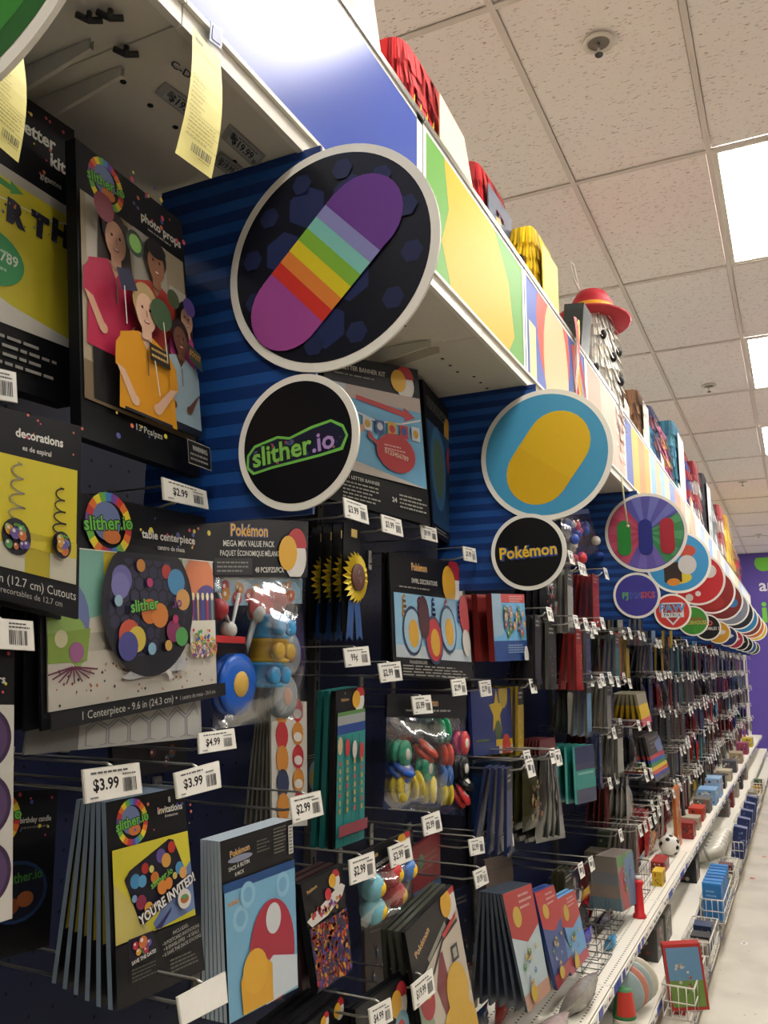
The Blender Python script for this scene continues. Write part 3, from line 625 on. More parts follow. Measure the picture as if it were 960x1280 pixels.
# ================================================================ packages on the nearest hooks
DOTC = ['e8d24a', 'd9506a', 'e07a5a', '5a5aa0']
def swirl_logo(fc, u, v, r, txt=True):
    """ring of rainbow blocks round a grey blue ball, name across"""
    n = 22; cols = ['c03a3a', 'e0762e', 'e6cc34', '6db04a', '4a86c0', '7a4aa0']
    rv = r * fc.w / fc.h
    for k in range(n):
        a0, a1 = 2 * math.pi * k / n, 2 * math.pi * (k + 1) / n
        fc.mb.poly([fc.pt(u + s * r * math.cos(a), v + s * rv * math.sin(a)) for s, a in ((1, a0), (1, a1), (0.72, a1), (0.72, a0))], cols[k % 6])
    fc.up(); fc.ell(u - 0.1 * r, v - 0.1 * rv, r * 0.6, '6d7aa4'); fc.ell(u + 0.1 * r, v + 0.35 * rv, r * 0.38, 'c9743a', 0.6)
    if txt: fc.text('slither.io', u, v + rv * 0.15, rv * 0.42, '1c2a1a', r * 2.2, 6, 0.09); fc.text('slither.io', u, v + rv * 0.15, rv * 0.42, '6fbe4a', r * 2.15, 6, 0.04)
def ball_art(fc, u0, v0, u1, v1, n, seed, cols=('c9703a', '6a58a0', '4a86b8', 'b8364a', 'd9a03a', '5a9a5a')):
    rr = random.Random(seed)
    for k in range(n):
        u, v, r = rr.uniform(u0, u1), rr.uniform(v0, v1), rr.uniform(0.025, 0.05); c = rr.choice(cols); fc.ell(u, v, r, c, n=14); fc.ell(u - r * 0.3, v - r * 0.25, r * 0.35, 'e0d8d0', n=8)
def a_letter(fc):
    fc.text('letter', 0.70, 0.125, 0.045, 'e6e4d4', 0.4, 0, 0.06, 'c'); fc.text('kit', 0.86, 0.185, 0.045, 'e6e4d4', 0.3, 0, 0.06, 'c'); fc.text('gigantes', 0.80, 0.25, 0.02, 'd8d6c8', 0.3)
    fc.poly([(0, 0.27), (0.96, 0.30), (0.96, 0.80), (0, 0.80)], 'b9b3a6'); fc.poly([(0, 0.31), (0.96, 0.335), (0.96, 0.78), (0.6, 0.765), (0, 0.70)], 'd2c436')
    fc.poly([(0, 0.66), (0.5, 0.735), (0.96, 0.77), (0.96, 0.80), (0, 0.80)], 'd8d4c8')
    fc.poly([(0.2, 0.31), (0.48, 0.335), (0.48, 0.32), (0.58, 0.345), (0.48, 0.365), (0.48, 0.355), (0.2, 0.34)], '4f9a52')
    fc.line([(0.0, 0.36), (0.4, 0.395), (0.8, 0.385), (0.96, 0.36)], 0.008, 'e8e6d8')
    for t, u, v in (('B', 0.18, 0.435), ('I', 0.36, 0.452), ('R', 0.52, 0.46), ('T', 0.70, 0.458), ('H', 0.87, 0.447)): fc.text(t, u, v, 0.072, '2b2c3a', 0.2, -4, 0.10)
    fc.dots(40, 0.12, 0.38, 0.94, 0.455, ['c9743a', '6a86b0', '2b2c3a'], 0.008, 4, 6)
    fc.ell(0.28, 0.60, 0.30, '3f9a5c', 0.62, 32); fc.text('0123456789', 0.30, 0.60, 0.035, 'd9e4d4', 0.46, -3, 0.04); fc.lines(0.1, 0.545, 0.5, 2, 0.022, 'a8d0ac', 2); fc.lines(0.2, 0.625, 0.46, 1, 0.022, 'a8d0ac', 3)
    fc.lines(0.05, 0.84, 0.85, 4, 0.028, '9c9a92', 5, 0.35); fc.dots(14, 0.45, 0.02, 0.98, 0.26, DOTC, 0.012, 7)
card('banner_box', 'black and yellow letter banner kit box at the left picture edge', 'package', [(-75, 48), (93, 163), (90, 508), (-75, 458)], -0.93, a_letter, thick=0.03)

def person(fc, u, v, s, hair, skin, shirt, legs, long_hair=False, cap=None):
    """printed photo figure: u centre, v chin height, s head width"""
    sv = s * fc.w / fc.h
    if long_hair: fc.poly([(u - s * 0.75, v - sv * 1.5), (u + s * 0.75, v - sv * 1.5), (u + s * 1.0, v + sv * 1.6), (u + s * 0.2, v + sv * 1.3), (u - s * 0.9, v + sv * 1.2)], hair)
    fc.poly([(u - s * 1.3, v + sv * 0.55), (u - s * 0.4, v + sv * 0.2), (u + s * 0.4, v + sv * 0.2), (u + s * 1.3, v + sv * 0.55), (u + s * 1.45, v + sv * 3.6), (u - s * 1.45, v + sv * 3.6)], shirt)
    if legs: fc.poly([(u - s * 1.2, v + sv * 3.6), (u + s * 1.2, v + sv * 3.6), (u + s * 1.2, min(0.86, v + sv * 7)), (u - s * 1.2, min(0.86, v + sv * 7))], legs)
    fc.poly([(u - s * 0.35, v + sv * 0.22), (u, v + sv * 0.75), (u + s * 0.35, v + sv * 0.22)], skin)
    for e, m_ in ((-1, 0.0), (1, 0.3)):
        fc.poly([(u + e * s * 1.15, v + sv * 0.5), (u + e * s * 1.55, v + sv * 1.0), (u + e * s * 1.6, v + sv * 1.8), (u + e * s * 1.1, v + sv * 1.9)], shirt)
        fc.poly([(u + e * s * 1.55, v + sv * 1.75), (u + e * s * 1.15, v + sv * 1.85), (u + e * s * (0.6 - m_), v + sv * 2.7), (u + e * s * (0.85 - m_), v + sv * 2.95)], skin); fc.ell(u + e * s * (0.7 - m_), v + sv * 2.8, s * 0.2, skin, n=10)
    fc.line([(u, v + sv * 0.8), (u, v + sv * 1.7)], s * 0.06, '7a5a4a')
    fc.rect(u - s * 0.25, v - sv * 0.2, u + s * 0.25, v + sv * 0.4, skin); fc.ell(u, v - sv * 0.95, s * 0.68, hair, 1.1); fc.ell(u, v - sv * 0.6, s * 0.52, skin, 1.35)
    for d in (-0.2, 0.2): fc.ell(u + s * d, v - sv * 0.75, s * 0.06, '2a1c18', n=8)
    fc.ell(u, v - sv * 0.26, s * 0.15, 'a04a44', 0.42, 12); fc.ell(u, v - sv * 0.28, s * 0.11, 'e6dcd4', 0.28, 10); fc.line([(u, v - sv * 0.68), (u + s * 0.04, v - sv * 0.46)], s * 0.05, 'a87860')
    if cap: fc.ell(u, v - sv * 1.25, s * 0.62, cap, 0.6, 16)
def a_props(fc):
    swirl_logo(fc, 0.25, 0.085, 0.155); fc.text('photo props', 0.76, 0.118, 0.032, 'e0ded2', 0.42, 0, 0.05); fc.lines(0.62, 0.135, 0.94, 1, 0.014, 'b8b6aa', 2)
    fc.rect(0.02, 0.17, 0.97, 0.87, 'a89a80'); fc.clip = (0.02, 0.17, 0.97, 0.87); fc.rect(0.06, 0.17, 0.24, 0.5, 'b9b2a2'); fc.rect(0.32, 0.17, 0.42, 0.5, '8f7f5e'); fc.rect(0.46, 0.17, 0.78, 0.45, 'b4aea0'); fc.rect(0.80, 0.3, 0.97, 0.7, 'c2bcac'); fc.rect(0.02, 0.74, 0.97, 0.87, '7e6a50')
    person(fc, 0.29, 0.335, 0.17, '33241e', 'd2a184', 'b9284c', '1a181a', True)
    person(fc, 0.64, 0.325, 0.155, '1e1614', '9a6a4c', 'b33a30', '4a4640', False, '1d191a')
    person(fc, 0.90, 0.46, 0.115, '1b1413', 'cfa486', 'b0387c', '2c2a34', True)
    person(fc, 0.80, 0.565, 0.13, '241a17', '6e4834', '9db4bd', '1f2330')
    person(fc, 0.46, 0.555, 0.17, 'b59a68', 'dcb295', 'd9961e', '272a34')
    for (u, v, r, c) in ((0.12, 0.215, 0.085, '7a2c3a'), (0.38, 0.27, 0.08, '2a3a26'), (0.38, 0.27, 0.055, '7fb254'), (0.72, 0.385, 0.06, '3c4a2c'), (0.88, 0.38, 0.06, '4a3a7c'), (0.59, 0.475, 0.1, '3f5a3a')): fc.ell(u, v, r, c, n=18)
    fc.poly([(0.46, 0.60), (0.64, 0.605), (0.65, 0.665), (0.47, 0.66)], '2c261e'); fc.lines(0.48, 0.615, 0.64, 2, 0.022, 'c9a85c', 3); fc.poly([(0.2, 0.40), (0.32, 0.38), (0.38, 0.44), (0.24, 0.47)], '2a2c44'); fc.poly([(0.83, 0.52), (0.96, 0.545), (0.97, 0.61), (0.85, 0.585)], '3a4a34'); fc.text('BOOST', 0.90, 0.57, 0.022, 'd9904a', 0.11, -12)
    for a, b in (((0.26, 0.45), (0.27, 0.58)), ((0.60, 0.50), (0.62, 0.64)), ((0.5, 0.66), (0.53, 0.78))): fc.line([a, b], 0.008, 'e0dcd0')
    fc.clip = (0, 0, 1, 1); fc.text('13 Pcs/pzs', 0.42, 0.935, 0.022, 'c8c6ba', 0.22, 0, 0.01); fc.rect(0.76, 0.895, 0.985, 0.985, '9c9a92'); fc.rect(0.765, 0.899, 0.98, 0.981, '101014'); fc.text('WARNING:', 0.88, 0.93, 0.018, 'd0cec4', 0.15, 0, 0.04); fc.lines(0.78, 0.942, 0.96, 2, 0.018, '9c9a92', 4)
    fc.dots(18, 0.3, 0.01, 0.98, 0.16, DOTC, 0.014, 8); fc.dots(6, 0.05, 0.88, 0.7, 0.985, DOTC, 0.014, 9)
card('photo_props_box', 'black photo props box printed with five smiling people', 'package', [(94, 172), (227, 277), (250, 597), (102, 546)], (-0.87, -0.87, -0.862, -0.862), a_props, thick=0.02)

def spring(fc, u, v0, v1, w, c, n=7):
    pts = []
    for k in range(n * 8 + 1):
        t = k / (n * 8); pts.append((u + w * math.sin(t * n * 2 * math.pi) * (0.5 + 0.5 * t), v0 + (v1 - v0) * t + 0.012 * math.cos(t * n * 2 * math.pi)))
    fc.line(pts, 0.014, c)
def a_swirl(fc):
    fc.text('decorations', 0.55, 0.135, 0.045, 'e6e4da', 0.62, 0, 0.06, 'c'); fc.text('es de espiral', 0.52, 0.20, 0.026, 'd8d6cc', 0.42, 0, 0.04)
    fc.rect(0, 0.24, 0.955, 0.83, 'd6c62a'); fc.rect(0, 0.62, 0.955, 0.83, 'b8a92a'); fc.rect(0, 0.70, 0.4, 0.83, 'cfcab4'); fc.rect(0.66, 0.70, 0.955, 0.83, 'cfcab4'); fc.poly([(0, 0.60), (0.5, 0.66), (0.955, 0.62), (0.955, 0.70), (0, 0.70)], 'd0bf34')
    spring(fc, 0.32, 0.26, 0.56, 0.09, '8e8870', 4); spring(fc, 0.76, 0.34, 0.58, 0.08, '2e2c26', 4)
    for u, r, v in ((0.31, 0.145, 0.66), (0.755, 0.105, 0.65)):
        fc.ell(u, v, r, '22202a', 1.05); ball_art(fc, u - r * 0.6, v - r * 0.35, u + r * 0.6, v + r * 0.35, 9, int(u * 100)); fc.text('slither', u, v - r * 0.34, 0.018, '6fbe4a', r * 1.3)
    fc.text('in (12.7 cm) Cutouts', 0.48, 0.918, 0.045, 'cfcdc4', 0.82, 0, 0.0); fc.text('recortables de 12.7 cm', 0.42, 0.968, 0.03, 'b0aea6', 0.66, 0, 0.0); fc.dots(8, 0.3, 0.02, 0.97, 0.22, DOTC, 0.013, 4)
card('swirl_decorations_pack', 'black and yellow swirl decorations pack at the left edge above the centerpiece', 'package', [(-22, 503), (102, 533), (98, 774), (-22, 744)], -0.815, a_swirl, thick=0.006, behind=1, back_label='pack behind the yellow swirl decorations pack at left')

def a_centre(fc):
    swirl_logo(fc, 0.34, 0.125, 0.125); fc.rect(0.0, 0.0, 0.0, 0.0, '0e0e11')
    fc.text('table centerpiece', 0.69, 0.165, 0.042, 'e8e6dc', 0.52, 0, 0.05); fc.text('centro de mesa', 0.70, 0.215, 0.024, 'd8d6cc', 0.30, 0, 0.04)
    fc.rect(0.02, 0.25, 0.98, 0.93, 'b9b3a4'); fc.clip = (0.02, 0.25, 0.98, 0.93)
    fc.rect(0.02, 0.25, 0.98, 0.62, 'cfc9b8'); fc.ell(0.22, 0.36, 0.16, '7fb6a4', 1.0); fc.rect(0.30, 0.25, 0.52, 0.36, 'd2bd3e'); fc.ell(0.64, 0.30, 0.13, '4f9a50', 1.3); fc.ell(0.88, 0.40, 0.115, 'd98258', 1.25); fc.ell(0.93, 0.52, 0.10, '5a4f8a', 1.1); fc.ell(0.1, 0.56, 0.12, '6a7aa8', 1.2); fc.ell(0.08, 0.66, 0.13, '8fae58', 0.9)
    fc.rect(0.02, 0.25, 0.98, 0.255, 'e8e4d8'); fc.rect(0.02, 0.70, 0.98, 0.93, 'c4beb0')
    fc.dots(70, 0.04, 0.76, 0.96, 0.92, ['8a3a34', '3a3a3a', 'a86a3a', '6a4a6a'], 0.006, 6, 4)
    fc.poly([(0.02, 0.62), (0.22, 0.60), (0.2, 0.74), (0.02, 0.74)], '7f9a3c'); fc.ell(0.08, 0.64, 0.03, 'c9c49a'); fc.ell(0.15, 0.70, 0.035, '9a5a8a')
    for a in range(-70, 80, 18): fc.line([(0.13, 0.76), (0.13 + 0.12 * math.sin(math.radians(a)), 0.76 + 0.07 * math.cos(math.radians(a)))], 0.006, '6a2f4a')
    fc.rect(0.79, 0.58, 0.97, 0.77, 'dbd7c8')
    for k, c in enumerate(('8a3a7a', 'd9b23c', '4a58a0', 'c0392e', '6aa04a')): fc.rect(0.81 + k * 0.032, 0.47, 0.82 + k * 0.032, 0.58, c); fc.ell(0.815 + k * 0.032, 0.45, 0.010, 'efe6b0', 1.8, 8)
    fc.dots(150, 0.795, 0.69, 0.965, 0.768, ['c0392e', '3a58a8', 'd9b23c', '3f8f4a', '8a3a7a', 'e0dcd0'], 0.010, 12, 5); fc.dots(24, 0.8, 0.62, 0.96, 0.7, ['c0392e', '3a58a8', 'd9b23c', '3f8f4a'], 0.008, 13, 5)
    fc.poly([(0.42, 0.80), (0.44, 0.745), (0.72, 0.745), (0.76, 0.80), (0.74, 0.83), (0.40, 0.845), (0.36, 0.83)], 'b3b4b4'); fc.hexes(0.42, 0.76, 0.72, 0.83, 0.03, '9a9ca0', 0, 0, 0.9); fc.hexes(0.42, 0.76, 0.72, 0.83, 0.03, 'b6b7b6', 0, 0, 0.75)
    fc.poly([(0.56, 0.74), (0.585, 0.73), (0.66, 0.86), (0.64, 0.87)], 'cfcdc4')
    fc.ell(0.53, 0.50, 0.27, '14131f', 1.03, 44); fc.hexes(0.30, 0.28, 0.76, 0.74, 0.032, '2a2a48', 0, 0, 0.85, lambda u, v: (u - 0.53) ** 2 + ((v - 0.50) / 1.03 * fc.h / fc.w) ** 2 < 0.232 ** 2)
    for u, v, r, c in ((0.37, 0.38, 0.055, '6d68a4'), (0.36, 0.41, 0.05, '7c78b4'), (0.63, 0.33, 0.03, 'b53a34'), (0.69, 0.38, 0.055, '4a90c0'), (0.73, 0.47, 0.045, 'd9a25c'), (0.52, 0.53, 0.05, 'd0762e'), (0.58, 0.55, 0.05, 'd98436'), (0.40, 0.64, 0.06, 'c9543a'), (0.44, 0.66, 0.05, 'd9c04a'), (0.39, 0.69, 0.055, '4a4a90'), (0.66, 0.63, 0.045, '8a3060'), (0.71, 0.66, 0.04, '4f9a50'), (0.47, 0.31, 0.025, 'c9883a'), (0.52, 0.39, 0.018, 'b8326a'), (0.34, 0.48, 0.022, '9cc0d0'), (0.67, 0.57, 0.018, 'b8326a'), (0.52, 0.71, 0.024, '8ab8d0'), (0.62, 0.70, 0.022, 'c9a050')): fc.ell(u, v, r, c, n=16)
    fc.text('slither', 0.485, 0.525, 0.055, '1c3a1a', 0.26, 6, 0.08); fc.text('slither', 0.485, 0.525, 0.055, '6fbe4a', 0.25, 6, 0.035); fc.text('.io', 0.68, 0.51, 0.055, '7a3f8a', 0.1, 4, 0.04)
    fc.clip = (0, 0, 1, 1); fc.rect(0.0, 0.93, 1.0, 1.0, '0e0e11'); fc.text('1 Centerpiece - 9.6 in (24.3 cm) \u2022', 0.40, 0.98, 0.034, 'c6c4ba', 0.52, 0, 0.0); fc.text('1 centro de mesa - 24.4 cm', 0.80, 0.978, 0.022, 'b0aea6', 0.24, 0, 0.0); fc.dots(14, 0.45, 0.02, 0.99, 0.23, DOTC, 0.010, 11)
card('centerpiece_pack', 'black table centerpiece pack printed with a dark round decoration, cake and balloons', 'package', [(48, 606), (266, 648), (272, 869), (52, 914)], (-0.865, -0.865, -0.865, -0.845), a_centre, behind=3, step=(0.012, 0.02), back_label='centerpiece pack hanging behind the front table centerpiece pack', dy=-0.008)
def a_hexbag(fc): fc.rect(0.25, 0, 1, 1, 'b9b8b2'); fc.hexes(0.28, 0.05, 0.98, 0.95, 0.07, '8c8f92', 0, 0, 0.95); fc.hexes(0.28, 0.05, 0.98, 0.95, 0.07, 'bdbcb6', 0, 0, 0.84)
card('centerpiece_base_sheet', 'grey hexagon patterned sheet in a clear sleeve under the centerpiece pack', 'package', [(36, 905), (250, 865), (252, 922), (30, 944)], -0.875, a_hexbag, base=mat('6b6a66', 0.3))

def a_invite(fc):
    swirl_logo(fc, 0.30, 0.125, 0.19); fc.text('8', 0.78, 0.065, 0.028, 'e8e6dc', 0.1, 0, 0.05); fc.text('invitations', 0.78, 0.115, 0.036, 'e8e6dc', 0.38, 0, 0.06); fc.text('8 invitaciones', 0.79, 0.14, 0.014, 'd0cec4', 0.24)
    fc.rect(0.04, 0.24, 0.985, 0.70, 'd8cd3c'); fc.poly([(0.985, 0.40), (0.985, 0.665), (0.5, 0.70), (0.46, 0.66)], '6f86b4'); fc.poly([(0.04, 0.40), (0.2, 0.5), (0.4, 0.66), (0.44, 0.70), (0.04, 0.70)], 'cdbf6a')
    fc.poly([(0.16, 0.40), (0.22, 0.36), (0.72, 0.255), (0.78, 0.265), (0.92, 0.47), (0.93, 0.52), (0.36, 0.645), (0.31, 0.64)], '1d1b2c')
    for u, v, r, c in ((0.28, 0.42, 0.06, '4a90c0'), (0.36, 0.43, 0.05, '5aa0cc'), (0.40, 0.37, 0.045, 'b53a34'), (0.60, 0.33, 0.06, '6a58a0'), (0.66, 0.36, 0.06, 'd9a04a'), (0.74, 0.30, 0.05, 'c0392e'), (0.82, 0.42, 0.055, '4a90c0'), (0.86, 0.45, 0.05, 'd9a25c'), (0.5, 0.43, 0.05, 'd0762e'), (0.58, 0.49, 0.06, 'd98436'), (0.66, 0.48, 0.05, 'd98436'), (0.32, 0.53, 0.06, '8a2c4a'), (0.40, 0.57, 0.05, 'd9a03a'), (0.46, 0.38, 0.03, 'd8d070'), (0.74, 0.45, 0.03, 'c9b45c'), (0.24, 0.50, 0.03, '7aa0c0')): fc.ell(u, v, r, c, n=14)
    fc.text('slither.io', 0.58, 0.455, 0.036, '6fbe4a', 0.46, 17, 0.04); fc.text("YOU'RE INVITED!", 0.64, 0.575, 0.050, '2a2a30', 0.74, 17, 0.12); fc.text("YOU'RE INVITED!", 0.64, 0.575, 0.050, 'e8e6e0', 0.74, 17, 0.06)
    fc.ell(0.83, 0.585, 0.085, 'd9d6cc', n=24); fc.ell(0.83, 0.585, 0.055, 'b8683a', 0.7); fc.ell(0.83, 0.575, 0.045, '5a9a5a', 0.4); fc.poly([(0.44, 0.68), (0.50, 0.665), (0.66, 0.60), (0.64, 0.625), (0.52, 0.69)], '2c2a5c')
    fc.rect(0.0, 0.70, 1.0, 1.0, '0f0f12'); fc.rect(0.14, 0.685, 0.42, 0.80, '221e30'); ball_art(fc, 0.2, 0.71, 0.38, 0.77, 7, 5); fc.text('SAVE THE DATE!', 0.28, 0.80, 0.018, 'd8d6cc', 0.27, 6, 0.05); fc.lines(0.14, 0.83, 0.42, 4, 0.018, '5a5850', 3)
    fc.text('INCLUDES:', 0.72, 0.735, 0.018, 'b9b7ae', 0.22, 5, 0.0); fc.text('\u2022 8 POSTCARD INVITATIONS', 0.72, 0.765, 0.018, 'b9b7ae', 0.46, 5, 0.0); fc.text('\u2022 8 ENVELOPES  \u2022 8 SEALS', 0.72, 0.792, 0.018, 'b9b7ae', 0.44, 5, 0.0); fc.text('\u2022 8 SAVE THE DATE STICKERS', 0.72, 0.82, 0.018, 'b9b7ae', 0.48, 5, 0.0); fc.lines(0.56, 0.86, 0.9, 4, 0.02, '6a6860', 6); fc.dots(12, 0.1, 0.01, 0.98, 0.2, DOTC, 0.013, 2)
def a_edge(fc): fc.rect(0.0, 0.24, 0.98, 0.70, 'b4aa44')
card('invitation_pack', 'front black invitation pack reading YOU\'RE INVITED on yellow and blue', 'package', [(132, 1003), (229, 983), (251, 1211), (141, 1263)], -0.85, a_invite, thick=0.008, side=mat('6f7f92', 0.35), behind=0)
for k in range(5):
    a, b = 0.009 * (k + 1), 0.021 * (k + 1); q = corners([(132, 1003), (229, 983), (251, 1211), (141, 1263)], -0.85); n = quad_normal(q)
    qq = [q[0] - n * a, q[1] - n * a, q[2] - n * b + Vector((0, 0.0, 0.004 * k)), q[3] - n * b + Vector((0, 0.0, 0.004 * k))]
    o = thing('invitation_pack', 'invitation pack fanned out behind the front invitation pack, ' + ORDB[k], 'package', (qq[0] + qq[1]) / 2, 'invitation packs fanned behind the front one')
    mb = MB(); mb.hexa(qq, n, 0.008, BLACKCARD, mat('6f7f92', 0.35)); mb.build('card', o)
    pm = MB(); fc = Face(qq, n, pm); fc.rect(0.02, 0.24, 0.98, 0.70, 'c8bc48'); fc.rect(0.02, 0.13, 0.2, 0.19, 'a8482e'); pm.build('print', o)

def a_purple(fc):
    fc.rect(0, 0.22, 1, 1, 'cfcbc0')
    for v in (0.34, 0.58, 0.82): fc.ell(0.56, v, 0.40, '3c2a48', n=32); fc.ell(0.56, v, 0.34, '553f64', n=32); fc.ell(0.3, v - 0.01, 0.10, 'b99a5a', n=12)
    fc.text('ers', 0.75, 0.14, 0.03, 'd8d6cc', 0.3, 0, 0.05); fc.dots(8, 0.3, 0.01, 0.95, 0.18, DOTC, 0.03, 5)
card('purple_circle_card', 'tall white card with purple circles at the far left edge', 'package', [(-70, 800), (18, 808), (15, 1148), (-70, 1175)], -0.80, a_purple, thick=0.01)
def a_candle(fc): swirl_logo(fc, 0.2, 0.16, 0.3); fc.text('birthday candle', 0.70, 0.20, 0.035, 'b8b6ac', 0.42, 0, 0.05); fc.lines(0.5, 0.225, 0.9, 1, 0.03, '6a685e', 4); fc.ell(0.46, 0.62, 0.44, '26406e', 0.75); fc.ell(0.46, 0.62, 0.39, '181c2e', 0.75); fc.text('slither.io', 0.56, 0.56, 0.06, '4a8a3a', 0.6, 3, 0.04); fc.ell(0.34, 0.70, 0.16, '8a4a28', 0.6); fc.ell(0.58, 0.67, 0.12, '96552e', 0.7); fc.dots(8, 0.4, 0.02, 0.95, 0.3, DOTC, 0.02, 5)
card('candle_pack', 'dark birthday candle pack hanging deep on the left', 'package', [(-25, 992), (73, 986), (62, 1182), (-25, 1206)], -1.02, a_candle, thick=0.012)

# ---- yellow order slips
def a_slip(fc):
    fc.lines(0.1, 0.06, 0.4, 1, 0.05, '5a553c', 7, 0.5); fc.lines(0.1, 0.14, 0.9, 1, 0.02, 'b8ac6a', 1); fc.lines(0.05, 0.38, 0.5, 8, 0.035, 'b0a562', 2, 0.2); fc.lines(0.1, 0.68, 0.9, 6, 0.028, 'a89d5c', 3, 0.25)
    for v in (0.66, 0.74, 0.84): fc.line([(0.06, v), (0.95, v)], 0.01, 'b3a866')
    fc.barcode(0.28, 0.87, 0.85, 0.93, '4a4636', 4); fc.lines(0.5, 0.945, 0.9, 1, 0.012, '8a8050', 5)
SLIP = mat('e6dc8a', 0.5)
def slip(label, q):
    n = quad_normal(q); o = thing('order_slip', label, 'paper slip', (q[0] + q[1]) / 2); mb = MB(); N = 8
    A = lambda i: q[0].lerp(q[3], i / N) + n * 0.010 * math.sin(i / N * math.pi); B = lambda i: q[1].lerp(q[2], i / N) + n * 0.010 * math.sin(i / N * math.pi)
    vs = [f(i) - n * 0.012 for i in range(N + 1) for f in (A, B)]; mb.mesh(vs, [(2 * i, 2 * i + 1, 2 * i + 3, 2 * i + 2) for i in range(N)], SLIP); mb.build('paper', o)
    pm = MB(); fc = Face(q, n, pm)
    base = fc.pt
    fc.pt = lambda u, v: (A(v * N).lerp(B(v * N), u)) - n * (0.012 - fc.d * 2)
    a_slip(fc); pm.build('print', o); return o
slip('yellow paper order slip hanging from the white canopy edge', [PX(249, 28, -0.674), PX(284, 72, -0.674), PX(273, 221, -0.674), PX(228, 188, -0.674)])
slip('yellow paper order slip behind the green round sign', [PX(-2, 15, -0.70), PX(37, 55, -0.70), PX(33, 200, -0.70), PX(-4, 168, -0.70)])
o = thing('plastic_clip', 'clear plastic clip holding the yellow slip on the blue board', 'clip', PX(270, 30, -0.675)); mb = MB(); q = corners([(264, 26), (279, 38), (277, 62), (262, 50)], -0.682); mb.hexa(q, Vector((1, 0, 0)), 0.001, mat('8f97b8', 0.25)); mb.build('tab', o); mb = MB(); mb.hexa([p.lerp(sum(q, Vector()) / 4, 0.3) + Vector((0.001, 0, 0)) for p in q], Vector((1, 0, 0)), 0.0008, mat('5d6894', 0.25)); mb.build('window', o)
# ================================================================ second bay: packs in black headers
def yel(fc, u, v, r): fc.ell(u + r * 0.3, v + r * 0.2 * fc.w / fc.h, r * 0.85, 'd8d4cc', n=18); fc.ell(u + r * 0.35, v - r * 0.2 * fc.w / fc.h, r * 0.8, 'b02c34', n=16, a0=180, a1=360); fc.ell(u - r * 0.3, v, r * 0.7, 'd9a52e', n=16)
def name2(fc, u, v, h, w, rot=0): fc.text('Pok\u00e9mon', u, v, h, '3a4a80', w * 1.04, rot, 0.10); fc.text('Pok\u00e9mon', u, v, h, 'd9a83c', w, rot, 0.04)
def bag_surface(mb, q, n, depth, m, N=9, seed=1, amp=0.004):
    rr = random.Random(seed); vs = []; fs = []
    for s in (1, -1):
        b = len(vs)
        for i in range(N + 1):
            for j in range(N + 1):
                u, v = j / N, i / N; p = (q[0] * (1 - u) + q[1] * u) * (1 - v) + (q[3] * (1 - u) + q[2] * u) * v
                e = (math.sin(math.pi * u) * math.sin(math.pi * min(1, v * 0.95 + 0.03))) ** 0.6 if 0 < u < 1 and 0 < v < 1 else 0
                vs.append(p + n * (s * (depth * e + (rr.uniform(-amp, amp) if e else 0)) if s > 0 else -depth * 0.6 * e))
        for i in range(N):
            for j in range(N): a = b + i * (N + 1) + j; fs.append((a, a + 1, a + N + 2, a + N + 1))
    mb.mesh(vs, fs, m, True)
def sub(q, u0, v0, u1, v1):
    g = lambda u, v: (q[0] * (1 - u) + q[1] * u) * (1 - v) + (q[3] * (1 - u) + q[2] * u) * v
    return [g(u0, v0), g(u1, v0), g(u1, v1), g(u0, v1)]
def bag(name, label, px, xs, head, head_art, depth, fill, cat='package', seed=1):
    """clear bag with a folded card header; fill(o, g, n) adds what shows inside"""
    q = corners(px, xs); n = quad_normal(q); o = thing(name, label, cat, (q[0] + q[1]) / 2)
    hq = sub(q, -0.01, 0, 1.01, head); mb = MB(); mb.hexa([p + n * 0.003 for p in hq], n, 0.006, BLACKCARD); h = mb.build('header_card', o)
    pm = MB(); fc = Face([p + n * 0.003 for p in hq], n, pm); head_art(fc); pm.build('print', h)
    bq = sub(q, 0, head * 0.98, 1, 1); g = lambda u, v, d=0.0: (bq[0] * (1 - u) + bq[1] * u) * (1 - v) + (bq[3] * (1 - u) + bq[2] * u) * v + n * d
    fill(o, g, n, (bq[1] - bq[0]).length, (bq[3] - bq[0]).length)
    mb = MB(); bag_surface(mb, bq, n, depth, CLEAR, 10, seed); mb.build('clear_bag', o); return o
def face_mx(p, n, up=Vector((0, 0, 1))):
    x = up.cross(n).normalized(); y = n.cross(x); return Matrix(((x[0], y[0], n[0], p[0]), (x[1], y[1], n[1], p[1]), (x[2], y[2], n[2], p[2]), (0, 0, 0, 1)))
def wheel(o, nm, p, n, r, t, col, core='d9d6cc', tilt=(0, 0)):
    nn = (n + Vector((0, tilt[0], tilt[1]))).normalized(); mx = face_mx(p, nn); mb = MB(); m = mat(col, 0.3, 0, 0.05)
    mb.lathe([(r * 0.2, t), (r * 0.75, t), (r, t * 0.7), (r * 0.98, t * 0.25), (r * 0.7, t * 0.08), (r * 0.7, -t * 0.08), (r * 0.98, -t * 0.25), (r, -t * 0.7), (r * 0.75, -t)], m, mx, 18); w = mb.build(nm, o)
    mb = MB(); mb.lathe([(r * 0.42, t * 1.0), (r * 0.40, t * 1.06), (r * 0.1, t * 1.06)], mat(core, 0.4), mx, 14); mb.build('cap', w)
